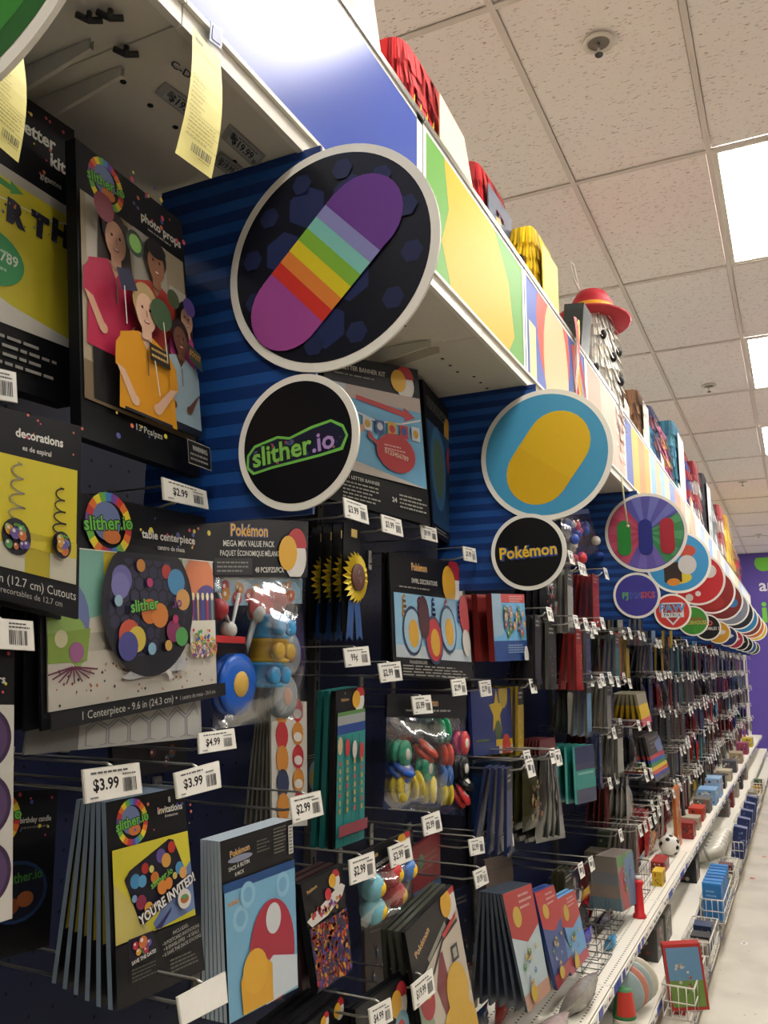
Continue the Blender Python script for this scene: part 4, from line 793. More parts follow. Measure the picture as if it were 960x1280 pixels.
def h_value(fc): name2(fc, 0.36, 0.30, 0.2, 0.36); fc.text('MEGA MIX VALUE PACK', 0.36, 0.48, 0.10, 'd4d2c8', 0.5, 0, 0.03); fc.text('PAQUET \u00c9CONOMIQUE M\u00c9LANG\u00c9', 0.38, 0.64, 0.09, 'd4d2c8', 0.6, 0, 0.03); fc.rect(0.03, 0.68, 0.38, 0.96, '2c2c30'); fc.lines(0.05, 0.74, 0.36, 3, 0.07, '8a8880', 3); fc.text('48 PCS/PZS/PCX', 0.56, 0.92, 0.09, 'd4d2c8', 0.32, 0, 0.04); yel(fc, 0.80, 0.58, 0.15)
def f_value(o, g, n, w, h):
    pm = MB(); bq = [g(0.02, 0.02, -0.004), g(0.98, 0.02, -0.004), g(0.98, 0.2, -0.004), g(0.02, 0.2, -0.004)]; fc = Face(bq, n, pm); fc.rect(0, 0, 1, 1, '8fb0c4'); ball_art(fc, 0.05, 0.25, 0.95, 0.75, 12, 4, ('c9923a', 'b8383a', 'c0803a')); pm.build('picture_strip', o)
    wheel(o, 'toy_wheel', g(0.20, 0.72, 0.0), n, 0.055, 0.018, '1f57b4', 'c8a04a'); wheel(o, 'toy_wheel', g(0.80, 0.55, -0.004), n, 0.042, 0.012, '6f7a80', '9a6a58'); wheel(o, 'toy_wheel', g(0.76, 0.84, -0.004), n, 0.042, 0.012, '757f86', 'a07060')
    for k, (u, v, c) in enumerate(((0.56, 0.36, '2f86b8'), (0.55, 0.52, 'c8a02a'), (0.50, 0.68, '2f7fae'))):
        mb = MB(); p = g(u, v, 0.002); mb.lathe([(0.040, -0.022), (0.044, -0.016), (0.036, -0.012), (0.036, 0.014), (0.041, 0.018), (0.040, 0.024)], mat(c, 0.3), Matrix.Translation(p), 16); w2 = mb.build('toy_viewer', o)
        for d in (-1, 1): mb = MB(); mb.lathe([(0.016, 0.030), (0.016, 0.042), (0.012, 0.044)], mat(c, 0.35), face_mx(p + Vector((0, d * 0.018, 0)), n), 12); mb.build('eyepiece', w2)
    mb = MB(); p = g(0.10, 0.42, 0.004); mb.box(p, (0.02, 0.10, 0.012), mat('b02c30', 0.35)); mb.ball(g(0.14, 0.36, 0.004), 0.016, 'dcd8d0'); mb.ball(g(0.06, 0.22, 0.0), 0.02, 'a8303a'); mb.tube([g(0.06, 0.1), g(0.14, 0.36, 0.01), g(0.26, 0.12)], 0.004, 'd4d0cc'); mb.build('toy_launcher', o)
    mb = MB(); mb.ball(g(0.62, 0.16, 0.0), (0.012, 0.05, 0.03), 'a8545a'); mb.ball(g(0.5, 0.22, 0.0), (0.012, 0.045, 0.035), 'b83a3a'); mb.build('toy_figure', o)
    mb = MB(); mb.tube([g(0.42, 0.3), g(0.30, 0.46, 0.01), g(0.36, 0.6)], 0.006, mat('77787a', 0.3)); mb.ball(g(0.44, 0.26), 0.018, 'c4c0ba'); mb.build('toy_whistle', o)
bag('toy_value_bag', 'large clear bag of assorted plastic toys with black header behind the centerpiece', [(262, 646), (383, 652), (379, 897), (266, 912)], -0.92, 0.29, h_value, 0.05, f_value)

def a_stick(fc):
    fc.rect(0, 0, 1, 0.09, '0f0f12'); fc.rect(0, 0.09, 1, 1, 'c9c6bc')
    for k in range(5):
        v = 0.18 + k * 0.17; fc.ell(0.28, v, 0.17, ('c9863a', 'b8343a', 'c9863a', '2f3a58', 'c9863a')[k], 1.2, 14); fc.ell(0.72, v - 0.02, 0.16, ('b8343a', 'c9863a', 'b8343a', 'c9863a', 'b8343a')[k], 1.1, 14); fc.ell(0.72, v + 0.005, 0.12, 'd6d2ca', 0.6, 12)
card('sticker_sheet_pack', 'front white sticker sheet with small orange prints behind the 2.99 tag', 'package', [(338, 858), (383, 862), (384, 1032), (340, 1034)], -0.98, a_stick, base=mat('b9b6ac', 0.4), behind=5, step=(0.005, 0.013), back_label='plain sticker sheet edge behind the front sticker sheet', back_col=mat('77756f', 0.4))

# award ribbons
def ribbon(px, py, x, label, group=None):
    p = PX(px, py, x); o = thing('award_ribbon', label, 'ribbon', p + Vector((0, 0, 0.09)), group)
    mb = MB(); mb.box(p + Vector((-0.008, 0.0, 0.0)), (0.004, 0.085, 0.26), BLACKCARD); mb.box(p + Vector((-0.0055, 0.01, 0.11)), (0.001, 0.03, 0.02), mat('b8a060', 0.5)); mb.build('backing_card', o)
    mb = MB(); N = 44; mx = face_mx(p, Vector((1, 0, 0))); vs = [mx @ Vector((0, 0, 0.010))] + [mx @ Vector(((0.058 + 0.006 * math.cos(k * math.pi)) * math.cos(2 * math.pi * k / N), (0.058 + 0.006 * math.cos(k * math.pi)) * math.sin(2 * math.pi * k / N), 0.004 + 0.008 * (k % 2))) for k in range(N)]
    mb.mesh(vs, [(0, 1 + k, 1 + (k + 1) % N) for k in range(N)], mat('c9b02c', 0.45)); mb.build('rosette', o)
    mb = MB(); mb.lathe([(0.033, 0.011), (0.033, 0.015), (0.03, 0.016)], mat('5a3a34', 0.4), mx, 20); d = mb.build('medallion', o)
    pm = MB(); q = [mx @ Vector((a, b, 0.0165)) for a, b in ((-0.03, 0.03), (0.03, 0.03), (0.03, -0.03), (-0.03, -0.03))]; fc = Face(q, Vector((1, 0, 0)), pm); ball_art(fc, 0.25, 0.25, 0.75, 0.75, 12, 3, ('b8803a', 'a8383a', '4a4a50', '7a7a7c')); pm.build('print', d)
    for s in (-1, 1):
        mb = MB(); a = p + Vector((0.002, s * 0.012, -0.04)); mb.poly([a + Vector((0, -0.014, 0)), a + Vector((0, 0.014, 0)), a + Vector((0.003, s * 0.014 + 0.016, -0.11)), a + Vector((0.003, s * 0.014, -0.098)), a + Vector((0.003, s * 0.014 - 0.016, -0.11))], mat('1c4478', 0.4)); mb.build('ribbon_tail', o)
for k in range(4): ribbon(442 - 13 * k, 722 + 1.5 * k, -0.955 - 0.035 * k, ['front yellow rosette award ribbon with blue tails on a black card', 'yellow rosette ribbon just behind the front one', 'third yellow rosette ribbon from the front', 'rearmost yellow rosette ribbon on its hook'][k], 'yellow award ribbons')

def a_banner2(fc):
    fc.text('LETTER BANNER KIT', 0.40, 0.09, 0.03, 'c8c6bc', 0.5, 0, 0.04); fc.lines(0.1, 0.12, 0.66, 1, 0.02, '8a8880', 2); yel(fc, 0.80, 0.10, 0.12)
    fc.rect(0.0, 0.19, 0.99, 0.77, '6fb0d6'); fc.rect(0.0, 0.19, 0.99, 0.28, 'b9a8a0'); fc.rect(0, 0.19, 0.2, 0.77, 'b8c4c8'); fc.poly([(0, 0.70), (0.3, 0.70), (0.99, 0.77), (0, 0.77)], 'cfc6bc')
    fc.poly([(0.30, 0.25), (0.80, 0.295), (0.80, 0.27), (0.92, 0.325), (0.80, 0.36), (0.80, 0.335), (0.30, 0.28)], 'b8343a')
    fc.line([(0.25, 0.36), (0.5, 0.40), (0.75, 0.385), (0.98, 0.33)], 0.012, 'e0dcd4')
    for k, c in enumerate(('d0d6dc', '3a4a8a', 'c9a03a', 'b8343a', 'd0d6dc')): fc.rect(0.36 + k * 0.125, 0.385 + 0.006 * (k % 2), 0.45 + k * 0.125, 0.475, c); fc.ell(0.405 + k * 0.125, 0.43, 0.03, ('c9a03a', 'd0d6dc', 'b8343a', '3a4a8a', 'c9a03a')[k])
    fc.poly([(0.2, 0.5), (0.36, 0.44), (0.38, 0.47), (0.26, 0.56), (0.2, 0.62)], 'c9a088'); fc.ell(0.68, 0.585, 0.20, 'b8343a', 0.72, 26); fc.poly([(0.42, 0.47), (0.46, 0.52), (0.54, 0.54), (0.50, 0.57), (0.43, 0.53), (0.40, 0.52)], 'b8343a'); fc.text('0123456789', 0.68, 0.61, 0.03, 'd9b8a0', 0.3, -6, 0.05); fc.lines(0.56, 0.54, 0.8, 2, 0.022, 'd9a8a0', 2)
    fc.text('1 LETTER BANNER', 0.35, 0.83, 0.022, 'c8c6bc', 0.36, 0, 0.04); fc.lines(0.15, 0.85, 0.5, 5, 0.025, 'a8a69c', 4); fc.text('24', 0.63, 0.91, 0.03, 'd8d6cc', 0.1, 0, 0.05); fc.lines(0.68, 0.85, 0.96, 4, 0.025, 'a8a69c', 5)
card('banner_box', 'blue letter banner kit box with black header behind the rainbow round sign', 'package', [(405, 440), (522, 462), (538, 657), (405, 622)], (-1.03, -0.90, -0.90, -1.03), a_banner2, thick=0.03)
def a_side(fc): fc.lines(0.1, 0.08, 0.8, 4, 0.02, '8a8880', 3); fc.ell(0.78, 0.2, 0.12, 'c99a3a', 2); fc.rect(0.05, 0.24, 0.95, 0.92, '28466a'); fc.ell(0.4, 0.52, 0.28, '3f6f94', 2.2); fc.ell(0.4, 0.52, 0.2, '556a58', 2.2); fc.ell(0.85, 0.40, 0.12, 'a03238', 2); fc.ell(0.8, 0.60, 0.12, '1c2c4c', 2); fc.lines(0.1, 0.94, 0.7, 2, 0.02, '9a988e', 5)
card('kit_box', 'narrow dark blue boxed kit between the banner box and the striped wing', 'package', [(528, 474), (566, 518), (567, 684), (541, 668)], (-0.96, -0.96, -0.96, -0.96), a_side, thick=0.03)
def a_swirl2(fc):
    name2(fc, 0.36, 0.12, 0.06, 0.42); fc.text('SWIRL DECORATIONS', 0.42, 0.225, 0.038, 'c8c6bc', 0.66, 0, 0.03); fc.lines(0.1, 0.26, 0.5, 1, 0.03, '8a8880', 3); yel(fc, 0.80, 0.20, 0.14)
    fc.rect(0.03, 0.32, 1.0, 0.84, '86b4cf'); fc.rect(0.03, 0.74, 1.0, 0.84, 'b6c0c4'); fc.rect(0.2, 0.74, 0.3, 0.84, 'c8ccca')
    for k, c in enumerate(('b8843a', '7a2c34', '2f3f7c', 'b8343a', '2f3f7c')): spring(fc, 0.14 + k * 0.18, 0.33, 0.5 + 0.06 * (k % 2), 0.03, c, 4)
    for u, v, c in ((0.22, 0.62, '9ab8c8'), (0.48, 0.68, 'b83038'), (0.68, 0.58, '9ab8c8')): fc.ell(u, v, 0.115, '2a3a58', 1.1, 20); fc.ell(u, v, 0.10, c, 1.1, 20); fc.ell(u + 0.01, v + 0.02, 0.06, 'd0a030', 1.2, 14)
    fc.ell(0.36, 0.50, 0.07, '4a2428', 1.6, 14); fc.ell(0.94, 0.44, 0.08, 'b8343a', 1.3, 16); fc.ell(0.93, 0.68, 0.06, 'd0ccc4', 1.2, 12)
    fc.text('PACKAGE INCLUDES:', 0.26, 0.885, 0.024, 'b8b6ac', 0.34, 0, 0.02); fc.lines(0.08, 0.90, 0.92, 4, 0.024, '9a988e', 6)
card('swirl_decorations_pack', 'light blue swirl decorations pack with black header below the striped wing', 'package', [(486, 690), (577, 704), (591, 851), (492, 846)], -0.93, a_swirl2, thick=0.006, behind=1, back_label='pack behind the light blue swirl decorations pack')
def a_pencil(fc):
    fc.text('8', 0.3, 0.03, 0.015, 'c8c6bc', 0.1); name2(fc, 0.3, 0.075, 0.02, 0.3); yel(fc, 0.74, 0.075, 0.2); fc.rect(0.05, 0.145, 1, 0.17, '5a8a4a'); fc.rect(0.05, 0.17, 1, 0.23, '9aa0a0'); fc.rect(0.05, 0.23, 1, 0.29, '24468a'); fc.rect(0.05, 0.29, 1, 1.0, '2f8a86')
    for k in range(4):
        u = 0.14 + k * 0.22; fc.rect(u - 0.1, 0.30, u - 0.085, 1, '1c5a5a'); fc.ell(u, 0.36 + 0.02 * k, 0.08, ('c9b08a', 'b83a40', 'd0ccc0', 'b83a40')[k], 1.8, 10)
        for j in range(7): fc.rect(u - 0.03, 0.46 + j * 0.05, u + 0.03, 0.49 + j * 0.05, 'b89a4a' if (j + k) % 4 else 'c04a50')
    fc.rect(0.05, 0.86, 1, 0.93, '9a4a54')
card('pencil_pack', 'tall teal pencil pack with small black header, front of its hook', 'package', [(420, 864), (456, 858), (454, 1048), (416, 1062)], -0.93, a_pencil, thick=0.012, behind=2, step=(0.018, 0.022), back_label='teal pencil pack behind the front pencil pack', back_col=mat('1f6a68', 0.4))
def a_balls(fc):
    yel(fc, 0.62, 0.16, 0.22); fc.lines(0.05, 0.3, 0.6, 2, 0.03, '8a8880', 3); fc.rect(0, 0.36, 1, 1, '3c4046')
    for u, v in ((0.26, 0.56), (0.74, 0.54), (0.74, 0.84), (0.26, 0.86)): fc.ell(u, v, 0.22, '8fa4a8', 1.1); fc.ell(u - 0.03, v + 0.02, 0.13, 'c9a83a', 1.1); fc.ell(u + 0.08, v - 0.05, 0.09, 'b03438', 1.1)
card('bouncy_ball_card', 'small black card with clear domes of yellow and red balls', 'package', [(382, 914), (421, 905), (420, 1010), (384, 1018)], -1.05, a_balls, thick=0.01)
def h_yoyo(fc): name2(fc, 0.5, 0.5, 0.3, 0.4); fc.lines(0.2, 0.66, 0.8, 1, 0.2, '8a8880', 3)
def f_yoyo(o, g, n, w, h):
    pm = MB(); bq = [g(0.02, 0.86, -0.01), g(1, 0.80, -0.01), g(1, 1, -0.01), g(0.02, 1, -0.01)]; fc = Face(bq, n, pm); fc.rect(0, 0, 1, 1, '1d2a5a'); fc.lines(0.3, 0.6, 0.9, 1, 0.2, '6a7098', 3); pm.build('insert_card', o)
    for u, v, c, tl in ((0.17, 0.40, '1f8a68', (0, 0)), (0.45, 0.36, 'b8402c', (0.3, 1.2)), (0.67, 0.14, '1f8a5c', (1.0, 0)), (0.94, 0.26, 'c0302c', (0, 0)), (0.70, 0.40, 'c23a2c', (1, 0)), (0.44, 0.54, '1f8a68', (0, 0)), (0.17, 0.57, '1c50a8', (0, 1.2)), (0.69, 0.60, '1c60b0', (1, 0)), (0.93, 0.52, '15171a', (0, 0)), (0.95, 0.68, '15171a', (0, 1)), (0.16, 0.76, 'cdb61e', (0, 0)), (0.33, 0.72, 'c9b020', (1, 0.2)), (0.50, 0.76, 'cdb61e', (0.3, 0)), (0.70, 0.78, 'd0ba22', (0.9, 0)), (0.92, 0.80, 'b02a2c', (0.2, 0.6))):
        wheel(o, 'toy_wheel', g(u, v, 0.0), n, 0.036, 0.018, c, 'c9c4b8', tl)
bag('toy_wheel_bag', 'clear bag of colourful toy wheels in green, red, blue, black and yellow', [(484, 868), (581, 868), (583, 1020), (480, 1012)], -0.95, 0.20, h_yoyo, 0.045, f_yoyo, seed=4)
def a_loot(fc):
    fc.rect(0, 0, 1, 0.24, '0e0e11'); name2(fc, 0.24, 0.10, 0.035, 0.32, 4); fc.ell(0.24, 0.125, 0.16, '8a8fa4', 0.16); fc.text('SACS \u00c0 BUTIN', 0.22, 0.175, 0.022, 'd4d2c8', 0.3, 4, 0.04); fc.text('8 MCX', 0.22, 0.215, 0.02, 'd4d2c8', 0.12, 4, 0.04); fc.lines(0.46, 0.06, 0.66, 4, 0.02, '6a6860', 2); fc.lines(0.70, 0.02, 0.9, 8, 0.02, '7a7870', 3); fc.rect(0.92, 0.03, 0.99, 0.2, 'c8c6bc'); fc.lines(0.93, 0.04, 0.98, 8, 0.02, '3a3a3a', 4)
    fc.rect(0, 0.24, 1, 0.29, '1d4a80'); fc.rect(0.01, 0.29, 1, 1, '78aecb'); fc.text('NAME:', 0.12, 0.37, 0.025, 'c98a34', 0.14, 3, 0.05)
    for u, v in ((0.2, 0.46), (0.8, 0.36), (0.3, 0.34)): fc.ell(u, v, 0.10, '8cbdd6'); fc.ell(u, v, 0.06, '74a8c6')
    fc.ell(0.62, 0.72, 0.33, 'a82c40', 1.25, 36); fc.poly([(0.28, 0.86), (0.62, 0.74), (0.98, 0.8), (0.98, 0.98), (0.5, 1.0)], 'c8d2d6'); fc.ell(0.64, 0.53, 0.11, 'd0d4d4', 1.1)
    fc.poly([(0.18, 0.99), (0.16, 0.80), (0.26, 0.72), (0.44, 0.70), (0.60, 0.78), (0.60, 0.99)], 'd9a22e'); fc.ell(0.36, 0.78, 0.17, 'dfaa34', 1.0)
card('loot_bag_pack', 'light blue party bag pack with black header, red and yellow print', 'package', [(275, 1052), (365, 1024), (371, 1234), (284, 1280)], -0.84, a_loot, thick=0.006, side=mat('a8b4bc', 0.35), behind=5, step=(0.0065, 0.0085), back_label='party bag pack edge behind the front light blue party bag pack', back_col=mat('5f7f94', 0.4))
def a_conf(fc):
    name2(fc, 0.22, 0.10, 0.03, 0.26, 8); yel(fc, 0.74, 0.10, 0.13); fc.poly([(0.0, 0.34), (0.9, 0.16), (1.0, 0.2), (0.9, 0.28), (0.5, 0.38), (0.1, 0.41)], 'd8d4cc'); fc.dots(34, 0.12, 0.27, 0.85, 0.35, ['c9a03a', 'b83a40', '7a4a8a'], 0.03, 3, 6); fc.ell(0.56, 0.2, 0.08, 'c0303c')
    fc.rect(0.02, 0.41, 0.99, 0.995, '2a1f3c'); fc.dots(330, 0.05, 0.43, 0.96, 0.98, ['c9762e', '5a3a8a', 'a02c30', 'd09a38', '3a2f6a', '7a3a24', 'c04a30'], 0.035, 8, 5); fc.lines(0.1, 0.62, 0.9, 2, 0.18, '3c3048', 2, 0.04)
card('confetti_pouch', 'black pouch of purple and orange confetti with curved white band', 'package', [(376, 1106), (428, 1080), (440, 1212), (396, 1242)], -0.85, a_conf, thick=0.012, behind=2, step=(0.02, 0.03), back_label='confetti pouch behind the front purple confetti pouch', back_col=mat('2c1c1c', 0.4))
def h_bounce(fc): name2(fc, 0.25, 0.5, 0.2, 0.3, 5); fc.text('BOUNCE BALLS 4PCX', 0.5, 0.85, 0.16, 'c8c6bc', 0.7, 4, 0.03); yel(fc, 0.8, 0.4, 0.12)
def f_bounce(o, g, n, w, h):
    for u, v, c in ((0.22, 0.30, '6fa8b4'), (0.22, 0.72, '6fa8b4'), (0.56, 0.22, 'b03438'), (0.62, 0.62, 'b03438'), (0.84, 0.26, '4a78b8')):
        mb = MB(); p = g(u, v, 0.0); mb.ball(p, 0.030, mat(c, 0.2), 14, 10); b = mb.build('bouncy_ball', o); mb = MB(); mb.ball(p + n * 0.012 + Vector((0, 0.004, -0.002)), (0.020, 0.021, 0.020), mat('d0aa2e', 0.25), 12, 8); mb.build('inner_print', b)
bag('bouncy_ball_bag', 'clear bag of bouncy balls with black header below the tags', [(444, 1068), (514, 1036), (515, 1132), (452, 1164)], -0.86, 0.30, h_bounce, 0.035, f_bounce, seed=6)
def a_costume(fc):
    fc.poly([(0, 0), (1, 0), (1, 0.14), (0, 0.40)], '101013'); name2(fc, 0.26, 0.17, 0.045, 0.4, 22); fc.line([(0.3, 0.29), (0.72, 0.165)], 0.05, '8a887e'); yel(fc, 0.84, 0.06, 0.16)
    fc.poly([(0, 0.40), (1, 0.14), (1, 1), (0, 1)], 'c2b6a4'); fc.poly([(0, 0.40), (0.28, 0.33), (0.2, 0.6), (0.3, 1), (0, 1)], '8a9a84'); fc.ell(0.16, 0.52, 0.13, 'a82c38', 1.3); fc.ell(0.2, 0.44, 0.09, 'c9b02c', 1.1); fc.poly([(0.5, 0.30), (0.56, 0.30), (0.60, 0.55), (0.55, 0.72), (0.45, 0.72), (0.35, 0.5)], '7a3038'); fc.line([(0.1, 0.43), (0.35, 0.38), (0.6, 0.24), (0.95, 0.20)], 0.03, '2a2a2c'); fc.poly([(0.6, 0.21), (0.95, 0.15), (0.92, 0.18), (0.64, 0.24)], 'b8383a'); fc.rect(0.72, 0.32, 0.86, 0.42, '2a2a2c'); fc.rect(0.75, 0.34, 0.83, 0.40, 'a8a294')
    fc.ell(0.72, 0.60, 0.22, 'd0a636', 1.1); fc.ell(0.66, 0.88, 0.36, 'cfa432', 0.9)
card('party_game_pack', 'tall pale party game pack with black slanted header and yellow print', 'package', [(506, 1166), (565, 1106), (600, 1300), (538, 1346)], -0.80, a_costume, thick=0.01, behind=3, step=(0.016, 0.03), back_label='party game pack behind the front pale party game pack', back_col=mat('3a3c34', 0.4))
def a_red(fc): fc.lines(0.2, 0.25, 0.9, 3, 0.09, '8a5a54', 3); fc.ell(0.3, 0.3, 0.1, '4a6a50'); fc.rect(0, 0.72, 1, 1, '3c5a7a')
card('dark_red_pack', 'dark red pack beside the bouncy ball bag', 'package', [(514, 1062), (550, 1036), (551, 1118), (516, 1140)], -0.98, a_red, base=mat('6a2226', 0.4), thick=0.01)
def a_lower(fc): name2(fc, 0.3, 0.3, 0.06, 0.3, 10); yel(fc, 0.75, 0.25, 0.15); fc.ell(0.8, 0.55, 0.14, '7aa8b4'); fc.ell(0.78, 0.56, 0.08, 'b83a34')
card('plate_pack', 'black headed pack at the bottom edge beside the party game', 'package', [(444, 1262), (512, 1214), (516, 1330), (448, 1372)], -0.82, a_lower, thick=0.01, behind=1, back_label='pack behind the black headed pack at bottom edge')
def a_lower2(fc): yel(fc, 0.8, 0.12, 0.10); yel(fc, 0.5, 0.12, 0.08); fc.lines(0.1, 0.16, 0.4, 3, 0.03, '6a6860', 3)
card('plate_pack', 'row of black packs along the bottom edge beside the light blue party bags', 'package', [(372, 1290), (434, 1238), (436, 1360), (374, 1400)], -0.86, a_lower2, thick=0.01, behind=4, step=(0.02, 0.02), back_label='black pack behind the row at the bottom edge', back_col=mat('2a2a2c', 0.4))
# ================================================================ third bay and beyond
OCC = []                                    # taken places on the pegboard (y0, y1, z0, z1)
def take(px4, x):
    q = corners(px4, x); OCC.append((min(p.y for p in q) - 0.0, max(p.y for p in q) + 0.0, min(p.z for p in q) + 0.02, max(p.z for p in q) + 0.02))
for px4, x in (([(484, 868), (581, 868), (583, 1020), (480, 1012)], -0.95), ([(486, 690), (577, 704), (591, 851), (492, 846)], -0.93)): take(px4, x)
def fan(name, label, px4, x, art, **k):
    take(px4, x if not isinstance(x, tuple) else x[0]); return card(name, label, 'package', px4, x, art, **k)
def a_bluebox(fc):
    fc.rect(0.25, 0.0, 1, 0.13, 'c03a38'); fc.lines(0.5, 0.03, 0.95, 3, 0.035, 'd8b8b0', 3); fc.rect(0.0, 0.70, 1, 1, '234a8c'); fc.poly([(0, 0), (0.25, 0), (0.28, 0.6), (0, 0.66)], '9ab8cc')
    ball_art(fc, 0.3, 0.22, 0.85, 0.62, 26, 4, ('b8483a', 'c98a4a', '5a8a4a', 'b8a890', '8a3a34')); fc.lines(0.3, 0.76, 0.85, 4, 0.035, '9ab0d0', 5); fc.ell(0.85, 0.93, 0.07, 'd8d8d0', 1.3)
fan('decorating_kit_box', 'front blue party kit box with red corner past the striped wing', [(614, 742), (655, 743), (660, 825), (619, 827)], -0.90, a_bluebox, base=mat('5f9cc4', 0.35), thick=0.02, behind=5, step=(0.05, 0.05), back_label='red edged kit box behind the front blue kit box', back_col=mat('8a2c28', 0.4), side=mat('8f2f2a', 0.4))
def a_star(fc): fc.poly([(0.6 + (0.2 if k % 2 == 0 else 0.09) * math.sin(k * math.pi / 5), 0.36 - (0.2 if k % 2 == 0 else 0.09) * math.cos(k * math.pi / 5) * fc.w / fc.h) for k in range(10)], 'b89a2e'); fc.ell(0.78, 0.08, 0.12, 'a08a3a'); fc.ell(0.62, 0.64, 0.08, '4a5a34'); fc.lines(0.08, 0.76, 0.5, 1, 0.08, '6a7a3a', 2); fc.rect(0.55, 0.78, 1, 0.88, 'c9a82e'); fc.rect(0.62, 0.88, 1, 1, 'bdb6a8'); fc.ell(0.82, 0.93, 0.12, 'b83a2e')
fan('star_banner_pack', 'navy pack with yellow star, below the blue kit box', [(588, 862), (638, 860), (641, 940), (592, 946)], -0.95, a_star, base=mat('1c2a5c', 0.4), thick=0.012, behind=2, back_label='navy pack behind the yellow star pack')
def a_dark(fc): fc.poly([(0.2, 0), (0.8, 0), (1, 1), (0, 1)], '2a2c2c'); fc.poly([(0.25, 0), (0.75, 0), (0.8, 0.16), (0.2, 0.16)], '5c1c1e'); [fc.line([(0.3 + 0.1 * k, 0.2), (0.22 + 0.14 * k, 0.97)], 0.05, ('4c4c46', '1a1b1a', '5e5d55', '202120', '44443e')[k]) for k in range(5)]; [fc.ell(0.22 + 0.14 * k, 0.95, 0.07, '3a3a36', 1.6, 12) for k in range(5)]
take([(676, 930), (694, 925), (706, 1046), (672, 1052)], -0.90)
for k in range(7):
    q = corners([(677, 925), (692, 922), (707, 1047), (668, 1055)], -0.885); n = quad_normal(q); a, b = 0.012 * k, 0.034 * k; q = [q[0] - n * a, q[1] - n * a, q[2] - n * b, q[3] - n * b]
    o = thing('cutlery_bag', 'front clear bag of dark cutlery in the big fan' if k == 0 else 'clear bag of dark cutlery in the big fan, ' + ORDB[k - 1], 'package', (q[0] + q[1]) / 2, 'cutlery bags in the big fan')
    mb = MB(); bag_surface(mb, sub(q, 0, 0.14, 1, 1), n, 0.011, mat('1f211e', 0.18, 0, 0.4, 30, spec=0.6), 8, k, 0.003); mb.build('pouch', o)
    mb = MB(); mb.hexa(sub(q, -0.1, 0, 1.1, 0.16), n, 0.003, mat('4c1a1c', 0.4)); mb.build('header_card', o)
    for j in range(3):
        mb = MB(); g_ = sub(q, 0.25 + 0.2 * j, 0.2, 0.35 + 0.2 * j, 0.96); mb.tube([(g_[0] + g_[1]) / 2 + n * 0.012, (g_[0] + g_[2]) / 2 + n * 0.014, (g_[2] + g_[3]) / 2 + n * 0.008], [0.002, 0.003, 0.006], mat('5a5a52', 0.25), 6); mb.build('fork', o)
def a_teal(fc): fc.rect(0, 0.0, 1, 0.3, '22305c'); fc.rect(0, 0.42, 1, 0.75, '1f8a80'); fc.rect(0.1, 0.46, 0.9, 0.5, '8ab8b0')
fan('whistle_pack', 'front pack of teal whistles past the dark cutlery fan', [(718, 934), (742, 930), (746, 1000), (722, 1006)], -0.90, a_teal, base=mat('1c2444', 0.35), thick=0.010, behind=4, step=(0.035, 0.04), back_label='teal whistle pack behind the front one', back_col=mat('1f7a74', 0.35), side=mat('5ab0a4', 0.3))
def a_nap(c1, c2, c3):
    def f(fc): fc.rect(0, 0, 1, 0.36, c1); fc.poly([(0, 0.36), (0.5, 0.46), (1, 0.36), (1, 0.30), (0, 0.30)], c1); fc.lines(0.45, 0.05, 0.95, 3, 0.05, 'd8b0a8', 2); fc.ell(0.3, 0.22, 0.14, 'c8a83a'); fc.rect(0, 0.86, 1, 1, c3); ball_art(fc, 0.2, 0.5, 0.8, 0.8, 14, 5, ('4a8a4a', 'c9b24a', 'd8d0c0', 'b84a3a', '5a86b8')); fc.ell(0.3, 0.88, 0.12, 'd0b02e')
    return f
fan('napkin_pack', 'red headed party pack with pale print, nearest of three above the shelf', [(628, 1118), (664, 1104), (688, 1238), (660, 1266)], -0.78, a_nap('b02c30', '', 'c89a84'), base=mat('9fb0b4', 0.35), thick=0.008, behind=6, step=(0.010, 0.028), back_label='dark edged party pack fanned behind the nearest red headed pack', back_col=mat('24304a', 0.4), side=mat('3c4450', 0.35))
fan('napkin_pack', 'red headed party pack with dark blue print, middle of three', [(668, 1116), (692, 1106), (718, 1206), (697, 1238)], -0.78, a_nap('b82c30', '', 'b0303a'), base=mat('24407c', 0.35), thick=0.012, behind=1, step=(0.02, 0.03), back_label='pack behind the middle red headed pack')
fan('napkin_pack', 'red headed party pack with light blue print, farthest of three', [(697, 1124), (718, 1112), (736, 1194), (714, 1220)], -0.78, a_nap('b83c38', '', 'b8485a'), base=mat('5f94c0', 0.35), thick=0.012, behind=1, step=(0.02, 0.03), back_label='pack behind the farthest red headed pack')
def a_rain(fc):
    fc.rect(0, 0.0, 1, 0.5, '2c2a2c')
    for k, c in enumerate(('b83438', '2c4a9c', '2f8a4a', 'd0b02e', 'c04a34', '2c3f90')): fc.rect(0, 0.50 + k * 0.075, 1, 0.575 + k * 0.075, c)
def rainbow_fan(px4, x, n, label, cols, name='plate_pack', step=(0.02, 0.04), v0=0.5, base='2a2828', art=None):
    """fan of packs whose printed bands run round the edges"""
    take(px4, x); q = corners(px4, x); nn = quad_normal(q)
    for k in range(n):
        a, b = step[0] * k, step[1] * k; qq = [q[0] - nn * a, q[1] - nn * a, q[2] - nn * b, q[3] - nn * b]
        o = thing(name, label if k == 0 else label.replace('front ', '') + ', ' + ORDB[k - 1], 'package', (qq[0] + qq[1]) / 2, label + ' stack')
        cs = [base] + list(cols); vs = [0, v0] + [v0 + (1 - v0) * (i + 1) / len(cols) for i in range(len(cols))]
        for i, c in enumerate(cs):
            mb = MB(); mb.hexa(sub(qq, 0, vs[i], 1, vs[i + 1]), nn, 0.016, mat(c, 0.4)); mb.build('band' if i else 'top_panel', o)
        if k == 0 and art: pm = MB(); art(Face(qq, nn, pm)); pm.build('print', o)
